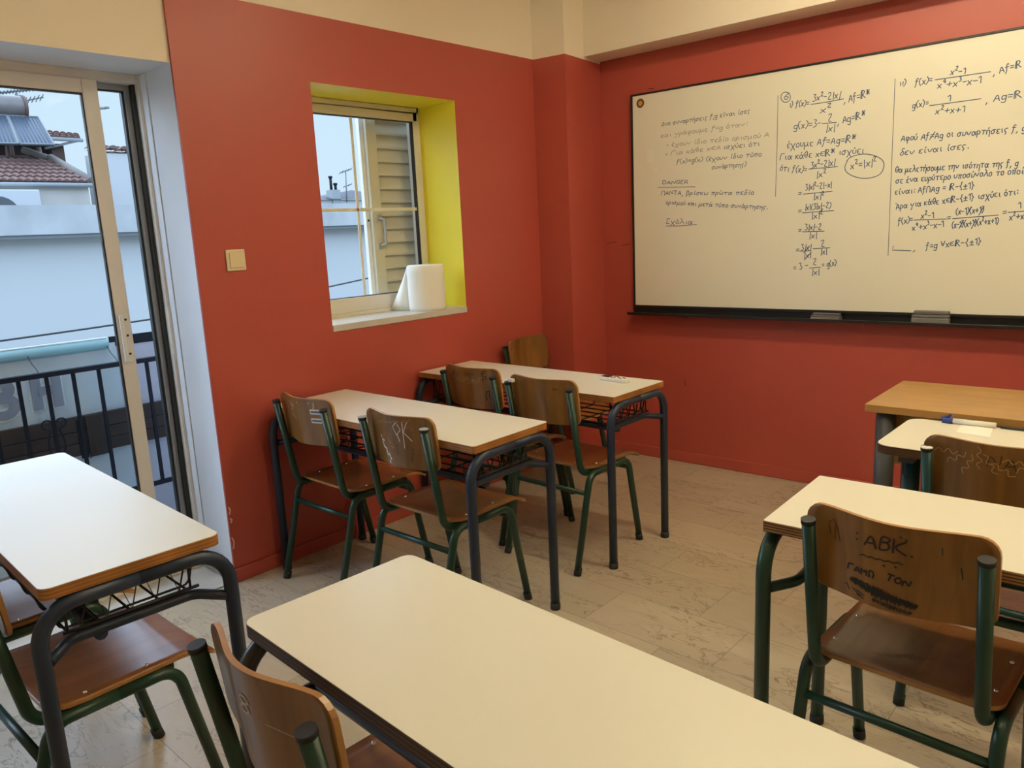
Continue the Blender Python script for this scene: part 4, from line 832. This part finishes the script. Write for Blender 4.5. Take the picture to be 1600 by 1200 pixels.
# aerials: booms with short cross elements
def aerial(label, boom, x, mast, nel, ln_, r=.012):
    a, b = xz(*boom[0], x), xz(*boom[1], x); t = thing('tv_aerial', label, 'aerial', tuple(xz(*mast[1], x)), 0, 'television aerials on the roofs'); T = V(t.location)
    m = MB(); m.tube([a-T, b-T], r, 6); m.build('boom', mat('aerial_grey', (.16, .17, .18), .5), t) if 'aerial_grey' not in bpy.data.materials else m.build('boom', bpy.data.materials['aerial_grey'], t)
    g_ = bpy.data.materials['aerial_grey']
    m = MB(); d_ = (b-a).normalized(); s_ = d_.cross(V((0, 0, 1))).normalized()*ln_+V((0, 0, ln_*.35))
    for k in range(nel): p = a.lerp(b, (k+.5)/nel)-T; m.tube([p-s_, p+s_], r*.6, 5)
    m.build('cross_elements', g_, t)
    m = MB(); m.tube([xz(*mast[0], x)-T, V((0, 0, 0))], r*1.3, 6); m.build('mast', g_, t)
aerial('long toothed television aerial above the solar tank', ((-30, 148), (85, 136)), -11, ((26, 146), (28, 235)), 22, .05, .018)
aerial('short tilted television aerial beside the solar tank', ((36, 158), (68, 152)), -11, ((37, 158), (38, 235)), 5, .10, .012)
aerial('bare aerial rod in the sky beside the door stile', ((140, 171), (170, 168)), -9.65, ((150, 170), (153, 242)), 3, .03, .02)
aerial('television aerial on a thin mast above the far roofs in the small window', ((531, 270), (549, 264)), -16, ((540, 267), (542, 316)), 4, .12, .016)
aerial('low small aerial beside the far chimney in the small window', ((537, 292), (549, 288)), -16.2, ((541, 291), (541, 318)), 3, .1, .014)
# plain white building side wall between the two door leaves
a0, a1 = xz(151, 231, -9.4), xz(206, 241, -9.4)
wh = thing('house', 'whitewashed house gable with a ragged tile edge, seen in the gap beside the door jamb', 'house', (-9.4, a0.y, 0))
m = MB(); m.v = []; y1 = 2.6
m.box(-.5, 0, .0, y1, -1, a1.z); m.build('wall', mat('whitewash', (.46, .47, .475), .85, noise=.08, nscale=1.5), wh)
m = MB(); A_, B_ = V((.05, -.03, a0.z-.02)), V((.05, y1, a0.z-.10)); tiled(m, A_, B_, B_+V((-.5, 0, .05)), A_+V((-.5, 0, .05)), 16, 2, .07); m.quad(V((0, 0, a1.z)), V((0, y1, a1.z)), V((-.5, y1, a0.z+.02)), V((-.5, 0, a0.z+.02))); m.build('roof', TILE, wh, fix=False)
# far roofs seen through the small window
a0 = xz(498, 309, -16); a1 = xz(557, 320, -16)
fh = thing('house', 'far white house with a low dark roof and chimney stack, seen through the small window', 'house', (-16, a0.y, 0))
yy1 = a1.y-a0.y+1.2
m = MB(); m.box(-3, 0, -3, yy1, -2, a0.z-.05); m.build('wall', mat('far_render', (.42, .43, .44), .85, noise=.2, nscale=1), fh)
pk = xz(549, 297, -17.2); m = MB()
A_, B_ = V((.1, pk.y-a0.y-2.1, a0.z-.05)), V((.1, pk.y-a0.y+1.4, a0.z-.05)); tp = V((-1.2, pk.y-a0.y, pk.z))
for tri in ((A_, B_, tp), (A_, tp, A_+V((-2.4, 0, 0))), (B_, B_+V((-2.4, 0, 0)), tp)):
    i = len(m.v); m.v += list(tri); m.f.append((i, i+1, i+2)); m.mi.append(0); m.sm.append(False)
m.build('roof', mat('far_slate', (.06, .06, .07), .8), fh, fix=False)
ch = xz(524, 300, -16)-V((-16, a0.y, 0)); m = MB(); m.box(-.25, .05, ch.y-.14, ch.y+.14, ch.z-.6, ch.z+.06); ck = m.build('chimney', FACG, fh)
m = MB()
for dy, hh in ((-.06, .36), (.09, .17)): m.tube([(-.1, ch.y+dy, ch.z+.05), (-.1, ch.y+dy, ch.z+.05+hh)], .04, 8); m.tube([(-.1, ch.y+dy, ch.z+.03+hh), (-.1, ch.y+dy, ch.z+.09+hh)], .06, 8)
m.build('chimney_pot', IRON, ck)
# wire across the street
a, b = onx(-60, 541, -4.2), onx(640, 420, -4.2)
m = MB(); m.tube([a.lerp(b, k/16)-V((0, 0, .06*math.sin(math.pi*k/16))) for k in range(17)], .009, 6); tag(m.build('street_cable', WIRE), 'black cable strung along the street outside both openings', 'cable')
